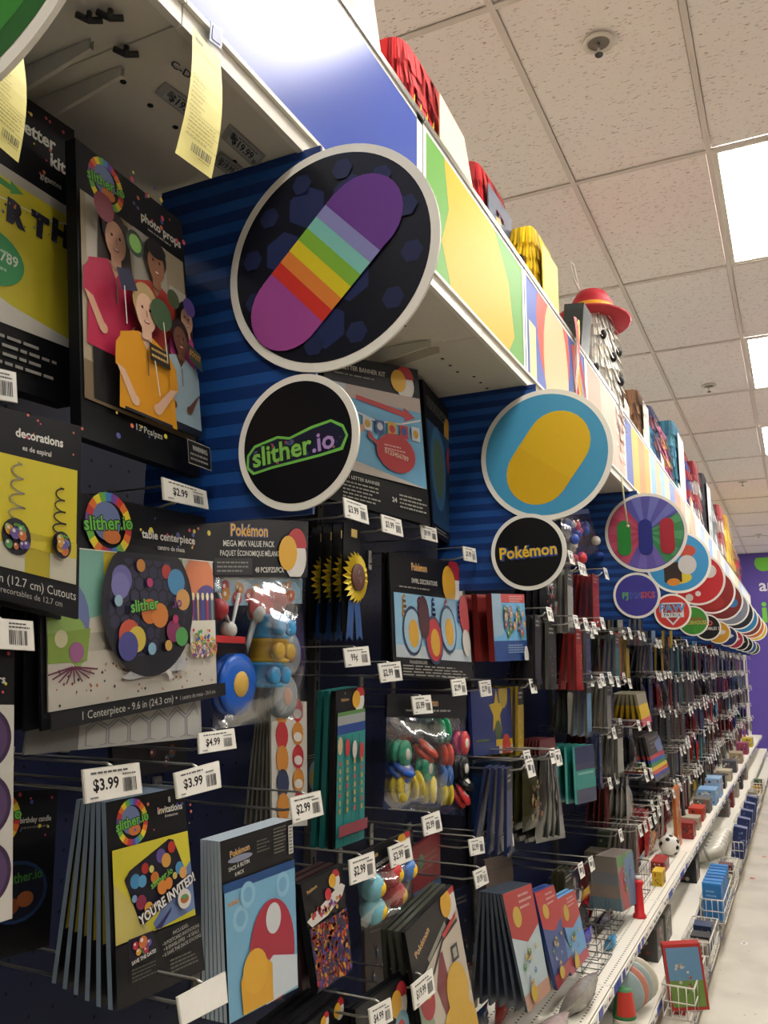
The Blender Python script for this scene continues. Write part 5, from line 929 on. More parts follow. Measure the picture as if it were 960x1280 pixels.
rainbow_fan([(806, 922), (822, 914), (838, 966), (820, 978)], -0.82, 9, 'front rainbow banded pack in a fan below the yellow packs', ('a83438', '2c4a94', '2f7a4a', 'c9aa2e', 'b84a34', '2c3f8a', '4a4848'), v0=0.42, art=lambda fc: (fc.lines(0.2, 0.06, 0.9, 3, 0.09, '8a847c', 3), fc.poly([(0.5, 0.2), (1, 0.1), (1, 0.42), (0.6, 0.42)], '6a7aa0')))
rainbow_fan([(795, 868), (806, 864), (815, 902), (804, 908)], -0.84, 7, 'front yellow and pink pack in a fan above the rainbow packs', ('c9a82c', 'c9a82c', 'b8505c'), v0=0.35, base='8a8470')
rainbow_fan([(770, 1072), (790, 1062), (797, 1128), (778, 1140)], -0.74, 8, 'front pale edged sleeve in a fan above the white shelf', ('6a6f74', '7a6c62', '566a74'), v0=0.3, base='7a7068', step=(0.010, 0.018), art=lambda fc: (fc.rect(0, 0, 1, 0.2, '5a8a4a'), fc.poly([(0.4, 0.1), (1, 0), (1, 1), (0.6, 1)], '5a7a9a'), fc.poly([(0, 0.3), (0.35, 0.2), (0.5, 1), (0.1, 1)], 'a8484a'), ball_art(fc, 0.3, 0.3, 0.8, 0.85, 10, 4, ('c04a4a', '6a9a5a', '4a6aa0', 'd0c8b8'))))
# red and blue toy bag under the canopy
def h_none(fc): fc.rect(0, 0, 1, 1, '4a5a8a')
def f_rb(o, g, n, w, h):
    rr = random.Random(4)
    for k in range(16):
        mb = MB(); mb.ball(g(rr.uniform(0.12, 0.88), rr.uniform(0.1, 0.9), rr.uniform(-0.01, 0.02)), (0.022, rr.uniform(0.02, 0.04), rr.uniform(0.015, 0.03)), mat(rr.choice(('b8343a', '2c4aa0', '2c4aa0', 'c9c4ba', 'c0544a')), 0.3), 10, 7); mb.build('toy_piece', o)
bag('toy_bag', 'clear bag of red and blue toys beside the light blue round sign', [(700, 640), (734, 636), (757, 700), (706, 710)], -0.86, 0.08, h_none, 0.04, f_rb, seed=9); take([(700, 640), (734, 636), (757, 700), (706, 710)], -0.86)

# ---- generic hanging packs: one mesh per kind and colourway, copied along the hooks
def blank(w, h, t): return [Vector((t / 2, -w / 2, 0.014)), Vector((t / 2, w / 2, 0.014)), Vector((t / 2, w / 2, -h)), Vector((t / 2, -w / 2, -h))]
NX = Vector((1, 0, 0))
PACKS = []
def add_kind(name, cat, cname, head, body, art, w, h, t, seed, puffy=False, edge=None):
    q = blank(w, h, t); mb = MB()
    if puffy:
        bag_surface(mb, sub(q, 0, 0.2, 1, 1), NX, 0.022, mat(body, 0.22, 0, 0.3, 40, ink=0.62), 6, seed, 0.006); mb.hexa(sub(q, 0.02, 0, 0.98, 0.22), NX, t, mat(head, 0.4))
    else: mb.hexa(q, NX, t, mat(body, 0.35, ink=0.62), mat(edge or body, 0.35, ink=0.62))
    back = mb.data(name)
    pm = MB(); fc = Face(q, NX, pm); rr = random.Random(seed)
    if puffy:
        fc.d = 0.024; fc.dots(26, 0.15, 0.32, 0.85, 0.9, art, 0.07, seed, 7); fc.d = 0.001; fc.rect(0.02, 0, 0.98, 0.22, head); fc.lines(0.15, 0.08, 0.85, 2, 0.05, 'c8c4b8', seed)
    else:
        fc.rect(0, 0, 1, 0.26, head); fc.lines(0.12, 0.08, 0.8, 2, 0.06, 'c8c4b8', seed); ball_art(fc, 0.15, 0.36, 0.85, 0.85, 12, seed, art); fc.rect(0, 0.92, 1, 1, head)
    PACKS.append((name, cat, cname, back, pm.data('print'), w, h, t))
CW = [('charcoal', '202024', '2a2a2e', ('8a8478', 'a03a34', '6a6a70')), ('maroon', '3a1416', '6a2024', ('b0604a', 'c8a88a', '8a3034')), ('teal', '14302f', '1f6a6a', ('9ac0b8', 'c8a83a', '1c3c44')), ('navy', '10162c', '22305c', ('c0a23a', 'b8b4b0', '5a74b0')),
      ('red', '8a1c20', 'a82e2c', ('d8b890', 'd0a030', '3a3a6a')), ('yellow', '2a261a', 'b89a2c', ('2c2c2c', 'c04a30', 'd8d0b8')), ('grey', '3a3a3c', '8f8a80', ('4a4a4c', 'a85a4a', 'd0ccc0')), ('silver', '2c2c2e', 'a9a69c', ('6a86a0', 'b89a6a', '5a5a5c')), ('olive', '1a1a14', '3c3a22', ('7a7448', '8a5a3a', '2a2a1c')), ('sky blue', '1c2c4c', '5f90b0', ('d0b040', 'c8c8c4', '8a4a50'))]
for i, (cn, hd, bd, art) in enumerate(CW):
    add_kind('card_pack', 'card pack', cn, hd, bd, art, 0.13, 0.22, 0.006, 10 + i, False, ('77736a', None, '4a7a78', None, '5a2422')[i % 5])
    add_kind('toy_bag', 'toy bag', cn, hd, bd, art, 0.135, 0.225, 0.005, 30 + i, True)
    add_kind('long_pack', 'long pack', cn, hd, bd, art, 0.075, 0.24, 0.010, 50 + i, False, None)
    add_kind('cutlery_bag', 'cutlery bag', cn, '2c2c2c', bd, art, 0.10, 0.24, 0.012, 70 + i, False, '6d6b62')
WSEL = [i for i in range(len(PACKS)) for _ in range({'charcoal': 4, 'maroon': 3, 'grey': 2, 'olive': 2, 'navy': 2}.get(PACKS[i][2], 1))]
def hook_data(L):
    a = MB(); a.tube([(0, 0, 0), (L - 0.04, 0, 0), (L - 0.012, 0, 0.006), (L, 0, 0.018)], 0.0032, METAL, 5); b = MB(); b.tube([(0, 0, 0.006), (0.01, 0, 0.032), (L + 0.005, 0, 0.034), (L + 0.012, 0, 0.030)], 0.0027, METAL, 5)
    c = MB(); q = [Vector((L + 0.012, -0.033, 0.036)), Vector((L + 0.014, 0.033, 0.036)), Vector((L + 0.024, 0.033, -0.016)), Vector((L + 0.022, -0.033, -0.016))]; n = quad_normal(q); c.hexa(q, n, 0.002, mat('e4e1d6', 0.35)); fc = Face(q, n, c); fc.rect(0.12, 0.3, 0.5, 0.62, '4a4a4a'); fc.rect(0.62, 0.36, 0.88, 0.82, '77777a'); fc.rect(0.1, 0.1, 0.8, 0.17, '8a8a88')
    return a.data('product_wire'), b.data('label_wire'), c.data('price_tag')
HD = {L: hook_data(L) for L in (0.30, 0.36, 0.42)}
SIGNN = [(2.42, 'light blue'), (4.17, 'rayed'), (5.45, 'brown marked'), (6.55, 'red'), (7.62, 'dark red'), (8.7, 'rust')]
ROWN = {0.62: 'top', 0.40: 'second', 0.17: 'third', -0.07: 'fourth', -0.31: 'fifth', -0.55: 'sixth', -0.79: 'seventh'}
rr = random.Random(11)
far_p, far_h = [], []
def merge_far(items, name, label, cat):
    mb = MB()
    for data, loc, rot in items:
        mx = Matrix.Translation(loc) @ rot.to_4x4(); b = len(mb.v); mb.v += [tuple(mx @ v.co) for v in data.vertices]
        mi = [mb.mi(m) for m in data.materials]
        for p in data.polygons: mb.f.append(tuple(b + i for i in p.vertices)); mb.m.append(mi[p.material_index]); mb.sm.append(p.use_smooth)
    if mb.v: tag(mb.build(name), label, cat, kind='stuff')
cnt = {}
for z in ROWN:
    y = 2.56 + rr.uniform(0, 0.06)
    while y < Y_END - 0.15:
        pitch = rr.uniform(0.145, 0.18) * (1.0 if y < 7 else 1.2); yy = y; y += pitch
        if z > 0.3 and (yy > 4.05 and z > 0.5): continue
        if z > 0.3 and rr.random() < 0.35: continue
        if any(abs(yy - s[0]) < 0.09 for s in SIGNN) and z > 0.1: continue
        kind = PACKS[rr.choice(WSEL)]
        if any(a < yy + kind[5] / 2 and yy - kind[5] / 2 < b and c < EYE + z + 0.02 and EYE + z - kind[6] < d for a, b, c, d in OCC): continue
        L = rr.choice((0.30, 0.36, 0.42)) if z > -0.6 else rr.choice((0.36, 0.42)); hz = EYE + z + rr.uniform(-0.02, 0.02)
        loc = Vector((XW, yy, hz)); empty = rr.random() < 0.10; n = rr.choice((3, 4, 5, 6)) if yy < 6.2 else (2 if yy < 9 else 3)
        tops = [L - 0.035 - k * rr.uniform(0.016, 0.026) - rr.choice((0, 0.02, 0.05)) for k in range(n)]
        tw = rr.uniform(-0.12, 0.12)
        if yy < 9.0:
            sg = [s for s in SIGNN if s[0] < yy][-1]; key = (z, sg[1]); cnt[key] = cnt.get(key, 0) + 1
            where = '%s row, %s hook past %s sign' % (ROWN[z], 'first' if cnt[key] == 1 else ordn[cnt[key] - 1], sg[1])
            o = thing('peg_hook', 'wire hook with small price tag, ' + where, 'hook', loc, 'wire hooks with price tags')
            for nm, d in zip(('product_wire', 'label_wire', 'price_tag'), HD[L]): place(nm, d, o, (0, 0, 0))
            if empty: continue
            for k in range(n):
                front = k == 0
                p = place(kind[0], kind[3], None, loc + Vector((tops[0] - k * 0.022 * (1 if yy < 6.2 else 2), 0, -0.006)), (0, math.radians(1 + k * rr.uniform(1.5, 3.2)), tw + rr.uniform(-0.03, 0.03)))
                tag(p, ('front %s %s, %s' % (kind[2], kind[1], where)) if front else ('%s %s %s, %s' % (ORDB[k - 1].split()[0], kind[2], kind[1], where)).replace('second row', 'upper row') .replace(', ', ' behind front, ', 1), kind[1], 'packs on the %s' % where if not front else 'front packs of the hooks')
                if front: place('print', kind[4], p, (0, 0, 0))
        else:
            for d in HD[L]: far_h.append((d, loc, Matrix.Rotation(0, 3, 'Z')))
            if not empty:
                for k in range(n):
                    R3 = Matrix.Rotation(tw, 3, 'Z') @ Matrix.Rotation(math.radians(1 + k * 2.5), 3, 'Y'); l2 = loc + Vector((tops[0] - k * 0.04, 0, -0.006)); far_p.append((kind[3], l2, R3))
                    if k == 0: far_p.append((kind[4], l2, R3))
merge_far(far_h, 'far_hooks', 'many small wire hooks with price tags at the far end', 'hooks')
merge_far(far_p, 'far_packs', 'many small hanging packs at the far end of the run', 'packages')
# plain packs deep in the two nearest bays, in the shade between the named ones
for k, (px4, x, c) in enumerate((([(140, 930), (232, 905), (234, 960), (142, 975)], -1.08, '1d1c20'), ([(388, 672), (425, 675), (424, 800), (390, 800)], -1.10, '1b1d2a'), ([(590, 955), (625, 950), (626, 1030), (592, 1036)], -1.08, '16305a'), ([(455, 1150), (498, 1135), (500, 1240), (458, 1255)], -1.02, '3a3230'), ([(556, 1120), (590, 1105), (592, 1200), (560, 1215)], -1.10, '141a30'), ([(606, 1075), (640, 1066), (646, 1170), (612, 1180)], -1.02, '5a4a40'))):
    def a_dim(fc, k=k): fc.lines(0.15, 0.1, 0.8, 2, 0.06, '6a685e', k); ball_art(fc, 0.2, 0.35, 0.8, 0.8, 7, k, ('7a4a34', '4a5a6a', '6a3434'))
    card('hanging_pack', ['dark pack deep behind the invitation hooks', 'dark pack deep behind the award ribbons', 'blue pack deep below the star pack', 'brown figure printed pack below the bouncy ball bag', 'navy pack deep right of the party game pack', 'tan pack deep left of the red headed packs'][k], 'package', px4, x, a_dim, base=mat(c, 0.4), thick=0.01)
# ================================================================ goods on the white shelves
ZM, ZB, ZK = EYE - 1.095, EYE - 1.315, 0.10
def wire_basket(name, label, x0, x1, y0, y1, z, h, m, slope=0.0, r=0.0022):
    o = thing(name, label, 'basket', ((x0 + x1) / 2, (y0 + y1) / 2, z)); z += r + 0.0005
    for lv in (0.0, 0.5, 1.0):
        mb = MB(); zz = z + h * lv; mb.tube([(x0, y0, zz), (x1, y0, zz + slope * lv), (x1, y1, zz + slope * lv), (x0, y1, zz), (x0, y0, zz)], r * (1.3 if lv == 1 else 1), m, 5); mb.build('rim_wire' if lv == 1 else 'ring_wire', o)
    for k in range(5):
        y = y0 + (y1 - y0) * k / 4; mb = MB(); mb.tube([(x0, y, z + h), (x0, y, z), (x1, y, z), (x1, y, z + h + slope)], r * 0.8, m, 5); mb.build('upright_wire', o)
    for k in range(1, 4):
        x = x0 + (x1 - x0) * k / 4; mb = MB(); mb.tube([(x, y0, z + h), (x, y0, z), (x, y1, z), (x, y1, z + h)], r * 0.8, m, 5); mb.build('upright_wire', o)
    return o
GW = mat('77756e', 0.35, 0.8); WW = mat('dcd8cc', 0.4)
def puffy(name, label, c, d, col, cat='toy bag', rot=0.0, art=None):
    mb = MB(); q = [Vector((0, -d[1] / 2, d[2])), Vector((0, d[1] / 2, d[2])), Vector((0, d[1] / 2, 0)), Vector((0, -d[1] / 2, 0))]
    o = thing(name, label, cat, c); o.rotation_euler = (0, rot, 0); mb.v = []
    bag_surface(mb, q, NX, d[0] / 2, mat(col, 0.2, 0, 0.35, 45), 8, int(c[1] * 100), 0.004); place('pouch', mb.data('pouch'), o)
    pm = MB(); fc = Face(q, NX, pm); fc.d = d[0] * 0.42; fc.dots(16, 0.25, 0.25, 0.75, 0.75, art or ('c8c4b8', 'b83a34', '3a5aa0'), 0.06, 3, 7); place('print', pm.data('print'), o); return o
def boxed(name, label, c, d, col, edge=None, art=None, cat='box', rot=(0, 0, 0), sides=True):
    o = thing(name, label, cat, c); o.rotation_euler = rot; mb = MB(); mb.box((0, 0, d[2] / 2), d, mat(edge or col, 0.4)); place('carton', mb.data('carton'), o)
    pm = MB(); q = [Vector((d[0] / 2, -d[1] / 2, d[2])), Vector((d[0] / 2, d[1] / 2, d[2])), Vector((d[0] / 2, d[1] / 2, 0)), Vector((d[0] / 2, -d[1] / 2, 0))]; fc = Face(q, NX, pm); fc.rect(0.03, 0.03, 0.97, 0.97, col)
    if art: art(fc)
    q = [Vector((-d[0] / 2, -d[1] / 2, d[2])), Vector((d[0] / 2, -d[1] / 2, d[2])), Vector((d[0] / 2, -d[1] / 2, 0)), Vector((-d[0] / 2, -d[1] / 2, 0))]; fc = Face(q, Vector((0, -1, 0)), pm); fc.rect(0.04, 0.04, 0.96, 0.96, col)
    if art: art(fc)
    place('print', pm.data('print'), o); return o
def dotart(cols, seed): return lambda fc: fc.dots(14, 0.12, 0.12, 0.88, 0.88, cols, 0.07, seed, 7)
# mid shelf, near to far
o = wire_basket('wire_basket', 'grey wire basket on the white shelf, nearest one holding a purple bag', -0.98, -0.74, 3.30, 3.55, ZM, 0.10, GW)
puffy('party_bag', 'purple pouch in the nearest grey wire basket', (-0.86, 3.42, ZM + 0.012), (0.06, 0.2, 0.12), '3a3488', rot=0.5)
puffy('party_bag', 'clear pouch with pink goods lying at the near end of the shelf', (-0.80, 2.62, ZM + 0.002), (0.10, 0.24, 0.13), '9a8a86', rot=0.9, art=('b83a4a', 'c8c4bc', 'd0a090'))
puffy('party_bag', 'clear pouch with grey goods beside the nearest basket', (-0.78, 2.98, ZM + 0.002), (0.09, 0.26, 0.12), '8a8880', rot=0.8, art=('c0685a', 'c8c4bc'))
o = wire_basket('wire_basket', 'grey wire basket on the white shelf with red pouches', -1.02, -0.78, 3.72, 4.02, ZM, 0.11, GW)
puffy('party_bag', 'glossy red pouch in the second grey wire basket', (-0.94, 3.86, ZM + 0.012), (0.07, 0.24, 0.14), 'a02024', rot=0.4)
puffy('party_bag', 'dark purple pouch in front of the red pouch in the basket', (-0.86, 3.86, ZM + 0.012), (0.05, 0.22, 0.09), '2c2450', rot=0.6)
puffy('party_bag', 'bright blue pouch on the white shelf by the baskets', (-0.78, 3.62, ZM + 0.002), (0.05, 0.10, 0.06), '3a86b0', rot=0.6)
mb = MB(); o = thing('toy_tube', 'red plastic tube standing on the shelf edge', 'toy', (-0.73, 4.12, ZM)); mb.lathe([(0.03, 0), (0.03, 0.01), (0.022, 0.02), (0.018, 0.13), (0.024, 0.15), (0.018, 0.16)], mat('b8282c', 0.3), Matrix.Translation((-0.73, 4.12, ZM)), 12); mb.build('body', o); mb = MB(); mb.lathe([(0.012, 0.16), (0.012, 0.175)], mat('d8d4cc', 0.4), Matrix.Translation((-0.73, 4.12, ZM)), 10); mb.build('cap', o)
o = wire_basket('wire_basket', 'grey wire basket on the white shelf with pale boxes', -0.98, -0.76, 4.30, 4.62, ZM, 0.14, GW)
boxed('gift_box', 'pale grey box standing in the third grey wire basket', (-0.90, 4.46, ZM + 0.01), (0.10, 0.24, 0.16), 'a8a398', None, dotart(('6a6a68', 'c8c0b0'), 2))
boxed('gift_box', 'small yellow box standing on the white shelf', (-0.74, 4.78, ZM + 0.001), (0.05, 0.12, 0.07), 'd0b02e', None, dotart(('3a3a3a', 'c04a30'), 3))
boxed('toy_box', 'red toy lying on the shelf past the yellow box', (-0.78, 5.10, ZM + 0.001), (0.07, 0.2, 0.06), '9a2a26', None, dotart(('c8c4b8', '2c2c2c'), 4))
o = thing('toy_ball', 'black and white toy ball on the shelf near the orange box', 'ball', (-0.78, 5.50, ZM + 0.001)); mb = MB(); mb.ball((-0.78, 5.50, ZM + 0.061), 0.06, mat('d2cec4', 0.35), 18, 12); mb.build('shell', o); mb = MB()
for k in range(16):
    a, e = rr.uniform(0, 6.28), rr.uniform(-0.9, 1.3); d = Vector((math.cos(a) * math.cos(e), math.sin(a) * math.cos(e), math.sin(e))); mx = face_mx(Vector((-0.78, 5.50, ZM + 0.061)) + d * 0.0585, d, Vector((0.3, 0.2, 0.9))); mb.lathe([(0.014, 0.0), (0.011, 0.0025)], mat('1b1b1d', 0.4), mx, 6)
mb.build('spots', o)
for k, (y, d, col, nm) in enumerate(((5.8, (0.02, 0.20, 0.36), 'b8662a', 'tall orange edged board leaning at the shelf'), (6.15, (0.12, 0.16, 0.10), '8a2c28', 'dark red carton on the shelf'), (6.5, (0.12, 0.16, 0.08), 'a89c88', 'tan carton on the shelf'), (6.9, (0.10, 0.22, 0.09), 'b83a24', 'orange red carton on the shelf'), (7.3, (0.12, 0.2, 0.10), '6a6660', 'grey carton on the shelf'), (7.75, (0.14, 0.26, 0.12), '7aa0c8', 'light blue and white carton on the shelf'), (8.2, (0.14, 0.26, 0.16), '8fb0d0', 'pale blue tall carton on the shelf'), (8.8, (0.12, 0.2, 0.12), '2c2c30', 'black carton on the shelf'), (9.4, (0.14, 0.24, 0.1), 'b0a890', 'cream carton on the shelf'), (10.2, (0.14, 0.24, 0.12), '4a4a50', 'charcoal carton far along the shelf'), (11.2, (0.14, 0.3, 0.12), '9a8a70', 'brown carton far along the shelf'), (12.4, (0.14, 0.3, 0.14), '8a3a5a', 'plum carton far along the shelf'), (13.6, (0.14, 0.3, 0.12), 'c0b03a', 'yellow carton far along the shelf'))):
    boxed('shelf_carton', nm, (-0.77, y, ZM + 0.001), d, col, None, dotart(('c8c4b8', '3a3a3c', 'b84a34'), k))
# small clutter along the back of the mid shelf
for k in range(26):
    y = 2.35 + k * 0.37 + rr.uniform(-0.05, 0.05); col = rr.choice(('3c3a38', '6a5a4a', '2c3450', '7a2c2a', '8a857a', '5a6a50', 'a09480')); h = rr.uniform(0.08, 0.16)
    boxed('small_carton', '%s small carton at the white shelf back, %s along' % ({'3c3a38': 'charcoal', '6a5a4a': 'brown', '2c3450': 'navy', '7a2c2a': 'maroon', '8a857a': 'grey', '5a6a50': 'green', 'a09480': 'tan'}[col], ordn[k] if k < 20 else ['twenty first', 'twenty second', 'twenty third', 'twenty fourth', 'twenty fifth', 'twenty sixth'][k - 20]), (-1.09, y, ZM + 0.001), (0.10, rr.uniform(0.14, 0.24), h), col, None, dotart(('c8c4b8', 'a84a34', '4a4a4c'), k), rot=(0, 0, rr.uniform(-0.06, 0.06)))
# base shelf: cups, plates, boxes, blue packs, cushions
def cups(x, y, z, n, label, c1, c2):
    o = thing('cup_stack', label, 'cups', (x, y, z)); 
    for k in range(n):
        mb = MB(); mx = Matrix.Translation((x, y, z + 0.001 + k * 0.011)); mb.lathe([(0.041, 0.0), (0.043, 0.004), (0.041, 0.008), (0.030, 0.09)], mat('d0c8ba', 0.4), mx, 18); mb.build('cup', o)
    mb = MB(); mx = Matrix.Translation((x, y, z + 0.001 + n * 0.011)); mb.lathe([(0.041, 0.0), (0.043, 0.004), (0.041, 0.008), (0.029, 0.095)], mat(c1, 0.4), mx, 22); t = mb.build('top_cup', o)
    mb = MB(); vs = []; fs = []
    for i, (r_, h_) in enumerate(((0.0408, 0.012), (0.0302, 0.090))):
        for k in range(9): a = math.radians(-120 + k * 17); vs.append(mx @ Vector((r_ * math.cos(a), r_ * math.sin(a), h_)))
    fs = [(k, k + 1, k + 10, k + 9) for k in range(8)]; mb.mesh(vs, fs, mat(c2, 0.4), True); mb.build('print', t)
cups(-0.665, 3.36, ZB, 7, 'stack of paper cups upside down, green and red top cup', '2f6a3c', 'b0382e')
for k in range(4):
    o = thing('plate_pack', 'pale party plate pack leaning on the base shelf, %s from the cups' % ordn[k + 1 if k else 0], 'plates', (-0.70, 3.56 + k * 0.05, ZB), 'plate packs leaning beside the cups'); mb = MB(); mx = Matrix.Translation((-0.72 + 0.01 * k, 3.56 + k * 0.05, ZB + 0.095)) @ Matrix.Rotation(math.radians(-78), 4, 'X'); mb.lathe([(0.092, -0.008), (0.094, 0.0), (0.092, 0.006), (0.07, 0.002)], mat(('8fa0a0', 'b87a68', '9aa8a4', 'c0b8a4')[k], 0.3), mx, 22); mb.build('plates', o); mb = MB(); mb.lathe([(0.06, 0.003), (0.058, 0.005)], mat(('b06a5a', 'c8c0b0', 'b85a4a', 'd0c8b8')[k], 0.35), mx, 16); mb.build('print', o)
def frame_art(fc):
    fc.rect(0.06, 0.05, 0.94, 0.95, '6f9cc0'); fc.rect(0.06, 0.55, 0.94, 0.95, '7a9a4a'); ball_art(fc, 0.25, 0.3, 0.75, 0.8, 12, 6, ('b83a34', 'c8a84a', 'd0ccc0', '5a3a2c', '3a6a3c'))
boxed('puzzle_box', 'flat red edged game box tilted in the nearest white wire basket', (-0.512, 3.92, ZK + 0.085), (0.15, 0.05, 0.25), 'a8302c', 'a8302c', frame_art, 'box', (0.0, -0.10, 0.3))
boxed('cup_box', 'red and white small carton behind the tilted game box', (-0.575, 4.12, ZK + 0.002), (0.05, 0.12, 0.10), 'b83a3c', None, dotart(('d0ccc8', '3a5a90'), 5))
for k in range(7): boxed('blue_party_box', 'upright bright blue box in the white basket row, %s from the near end' % ordn[k], (-0.537, 5.30 + k * 0.08, ZK + 0.085), (0.10, 0.055, 0.19), ('2f78b8', '3a84c4', '2a6cac')[k % 3], None, lambda fc: fc.lines(0.2, 0.2, 0.8, 3, 0.12, '8ab4dc', 2), 'box', (0, 0.0, 0.0)) and None
for o in [o for o in bpy.data.objects if o.name.startswith('blue_party_box')]: o['group'] = 'upright blue boxes in the white basket'
for k in range(6):
    o = thing('silver_cushion', 'pale silver wrapped bolster leaning below the shelf edge, %s one' % ordn[k], 'cushion', (-0.66, 6.3 + k * 0.13, ZB), 'pale silver bolsters below the shelf'); mb = MB(); mb.tube([(-0.80, 6.3 + k * 0.13, ZB + 0.045), (-0.76, 6.3 + k * 0.13, ZB + 0.06), (-0.66, 6.32 + k * 0.13, ZB + 0.09), (-0.57, 6.34 + k * 0.13, ZB + 0.12), (-0.55, 6.34 + k * 0.13, ZB + 0.125)], [0.02, 0.042, 0.045, 0.042, 0.015], mat('b4b0a4', 0.3, 0.2, 0.1), 12); mb.build('roll', o); mb = MB(); mb.lathe([(0.046, -0.01), (0.047, 0), (0.046, 0.01)], mat('8a877c', 0.4), face_mx(Vector((-0.66, 6.32 + k * 0.13, ZB + 0.09)), Vector((0.93, 0.1, 0.3)).normalized()), 12); mb.build('band', o)
for k in range(5): boxed('navy_box', 'navy blue flat box leaning out of the far white baskets, %s one' % ordn[k], (-0.520, 7.05 + k * 0.42, ZK + 0.085), (0.09, 0.10, 0.22), '2a3768', None, dotart(('8a9ac0', '5a6aa0'), k), 'box', (0, 0.15, 0))
for o in [o for o in bpy.data.objects if o.name.startswith('navy_box')]: o['group'] = 'navy boxes in the far white baskets'
for k, (y, c, nm) in enumerate(((2.30, 'b8806a', 'pink'), (2.62, '8a3a34', 'maroon'), (2.95, 'c08a74', 'peach'), (4.35, '4a4a48', 'charcoal'), (4.62, '5c5a50', 'olive'), (5.95, '2c2c30', 'black'), (8.6, '6a6a66', 'grey'), (9.2, '7a2c30', 'red'), (9.9, 'a8a294', 'cream'), (10.6, '3a3a40', 'dark grey'), (11.5, '8a8478', 'taupe'))):
    boxed('base_carton', '%s carton on the low base shelf' % nm, (-0.76, y, ZB + 0.001), (0.16, 0.2, 0.14), c, None, dotart(('c8c0b0', '8a4a3a'), k + 3))
for k, y in enumerate((3.80, 4.44, 5.24, 6.0, 7.0, 7.9, 8.7, 9.6, 10.6)):
    wire_basket('wire_basket', 'white wire basket hung below the shelf edge, %s from the near end' % ordn[k], -0.598, -0.475, y, y + (0.42 if y != 5.24 else 0.64), ZK + 0.075, 0.12, WW, 0.0, 0.0030)
for k, (px, py, c, nm) in enumerate(((940, 1098, 'b03a30', 'tiny red scrap lying on the floor'), (930, 1179, 'dcd8cc', 'small white paper tag lying on the floor'), (955, 1071, 'b86a50', 'thin red ribbon scrap on the floor at the right edge'))):
    p = PZ(px, py, 0.001); o = thing('floor_scrap', nm, 'litter', p); mb = MB()
    mb.poly([p + Vector((a * s, b * s * 1.6, 0.0015 * (i % 2))) for i, (a, b, s) in enumerate(((-1, -0.6, 0.02), (0.6, -1, 0.02), (1, 0.4, 0.025), (-0.4, 1, 0.022)))], mat(c, 0.5)); mb.build('scrap', o)
    if k == 1: mb = MB(); mb.poly([p + Vector((a, b, 0.002)) for a, b in ((-0.007, -0.012), (0.007, -0.012), (0.007, 0.008), (-0.007, 0.008))], mat('4a4a48', 0.5)); mb.build('mark', o)

# ================================================================ goods on top of the canopy
ZT = CB + 0.020
def shade(c, k): return ''.join('%02x' % max(0, min(255, int(int(c[i:i + 2], 16) * k))) for i in (0, 2, 4))
def fringe_block(name, label, c, d, col, col2=None, front=None, rot=0.0, cat='pinata', shape='box', rows=9, art=None):
    """paper fringed pinata: core with overlapping rows of cut paper flaps"""
    o = thing(name, label, cat, c); o.rotation_euler = (0, 0, rot); core = MB(); m = mat(col, 0.7, 0, 0.15, 90)
    n = 20
    def ring(t):
        s = {'box': 1.0, 'egg': math.sin(math.pi * (0.12 + 0.80 * t)) ** 0.35, 'cone': 1 - 0.6 * t, 'horse': 0.6 + 0.5 * abs(math.cos(t * 4))}[shape]
        pts = []
        for k in range(n):
            a = 2 * math.pi * k / n; ca, sa = math.cos(a), math.sin(a); e = 0.35 if shape == 'box' else 1.0
            pts.append(Vector((d[0] / 2 * s * math.copysign(abs(ca) ** e, ca), d[1] / 2 * s * math.copysign(abs(sa) ** e, sa), d[2] * t)))
        return pts
    vs = []; fs = []; K = 8
    for i in range(K + 1): vs += ring(i / K)
    for i in range(K):
        for k in range(n): fs.append((i * n + k, i * n + (k + 1) % n, (i + 1) * n + (k + 1) % n, (i + 1) * n + k))
    fs += [tuple(range(n))[::-1], tuple(range(K * n, (K + 1) * n))]; core.mesh(vs, fs, m); place('core', core.data('core'), o)
    fr = MB(); q = random.Random(int(c[1] * 77))
    for i in range(rows):
        t0 = (i + 1) / rows; A = ring(min(1, t0)); B = ring(max(0, t0 - 1.5 / rows)); cc = col if (not col2 or i % 2) else col2; mm = [mat(cc, 0.7, 0, 0.15, 90), mat(shade(cc, 0.78), 0.7, 0, 0.15, 90), mat(shade(cc, 1.14), 0.7, 0, 0.15, 90)]
        for k in range(n):
            a, b = A[k], A[(k + 1) % n]; e, f = B[k], B[(k + 1) % n]
            for j in range(3):
                p0, p1 = a.lerp(b, j / 3), a.lerp(b, (j + 0.85) / 3); p2, p3 = e.lerp(f, (j + 0.85) / 3) * 1.03, e.lerp(f, j / 3) * 1.03
                out = Vector(((p2 + p3).x, (p2 + p3).y, 0)); out = out.normalized() * q.uniform(0.004, 0.034); p2 = p2 + out; p3 = p3 + out; p2.z = max(0.001, e.z + q.uniform(-0.004, 0.01)); p3.z = p2.z
                fr.poly([p0, p1, p2, p3], q.choice(mm))
    f_ = place('fringe', fr.data('fringe'), o); f_['kind'] = 'stuff'
    if front:
        pm = MB(); h = d[2]; qd = [Vector((d[0] / 2 + 0.024, -d[1] * 0.38, h * 0.91)), Vector((d[0] / 2 + 0.024, d[1] * 0.38, h * 0.91)), Vector((d[0] / 2 + 0.024, d[1] * 0.38, h * 0.05)), Vector((d[0] / 2 + 0.024, -d[1] * 0.38, h * 0.05))]; pm.hexa(qd, NX, 0.004, mat(front, 0.6)); fc = Face(qd, NX, pm)
        if art: art(fc)
        place('front_panel', pm.data('front_panel'), o)
    return o
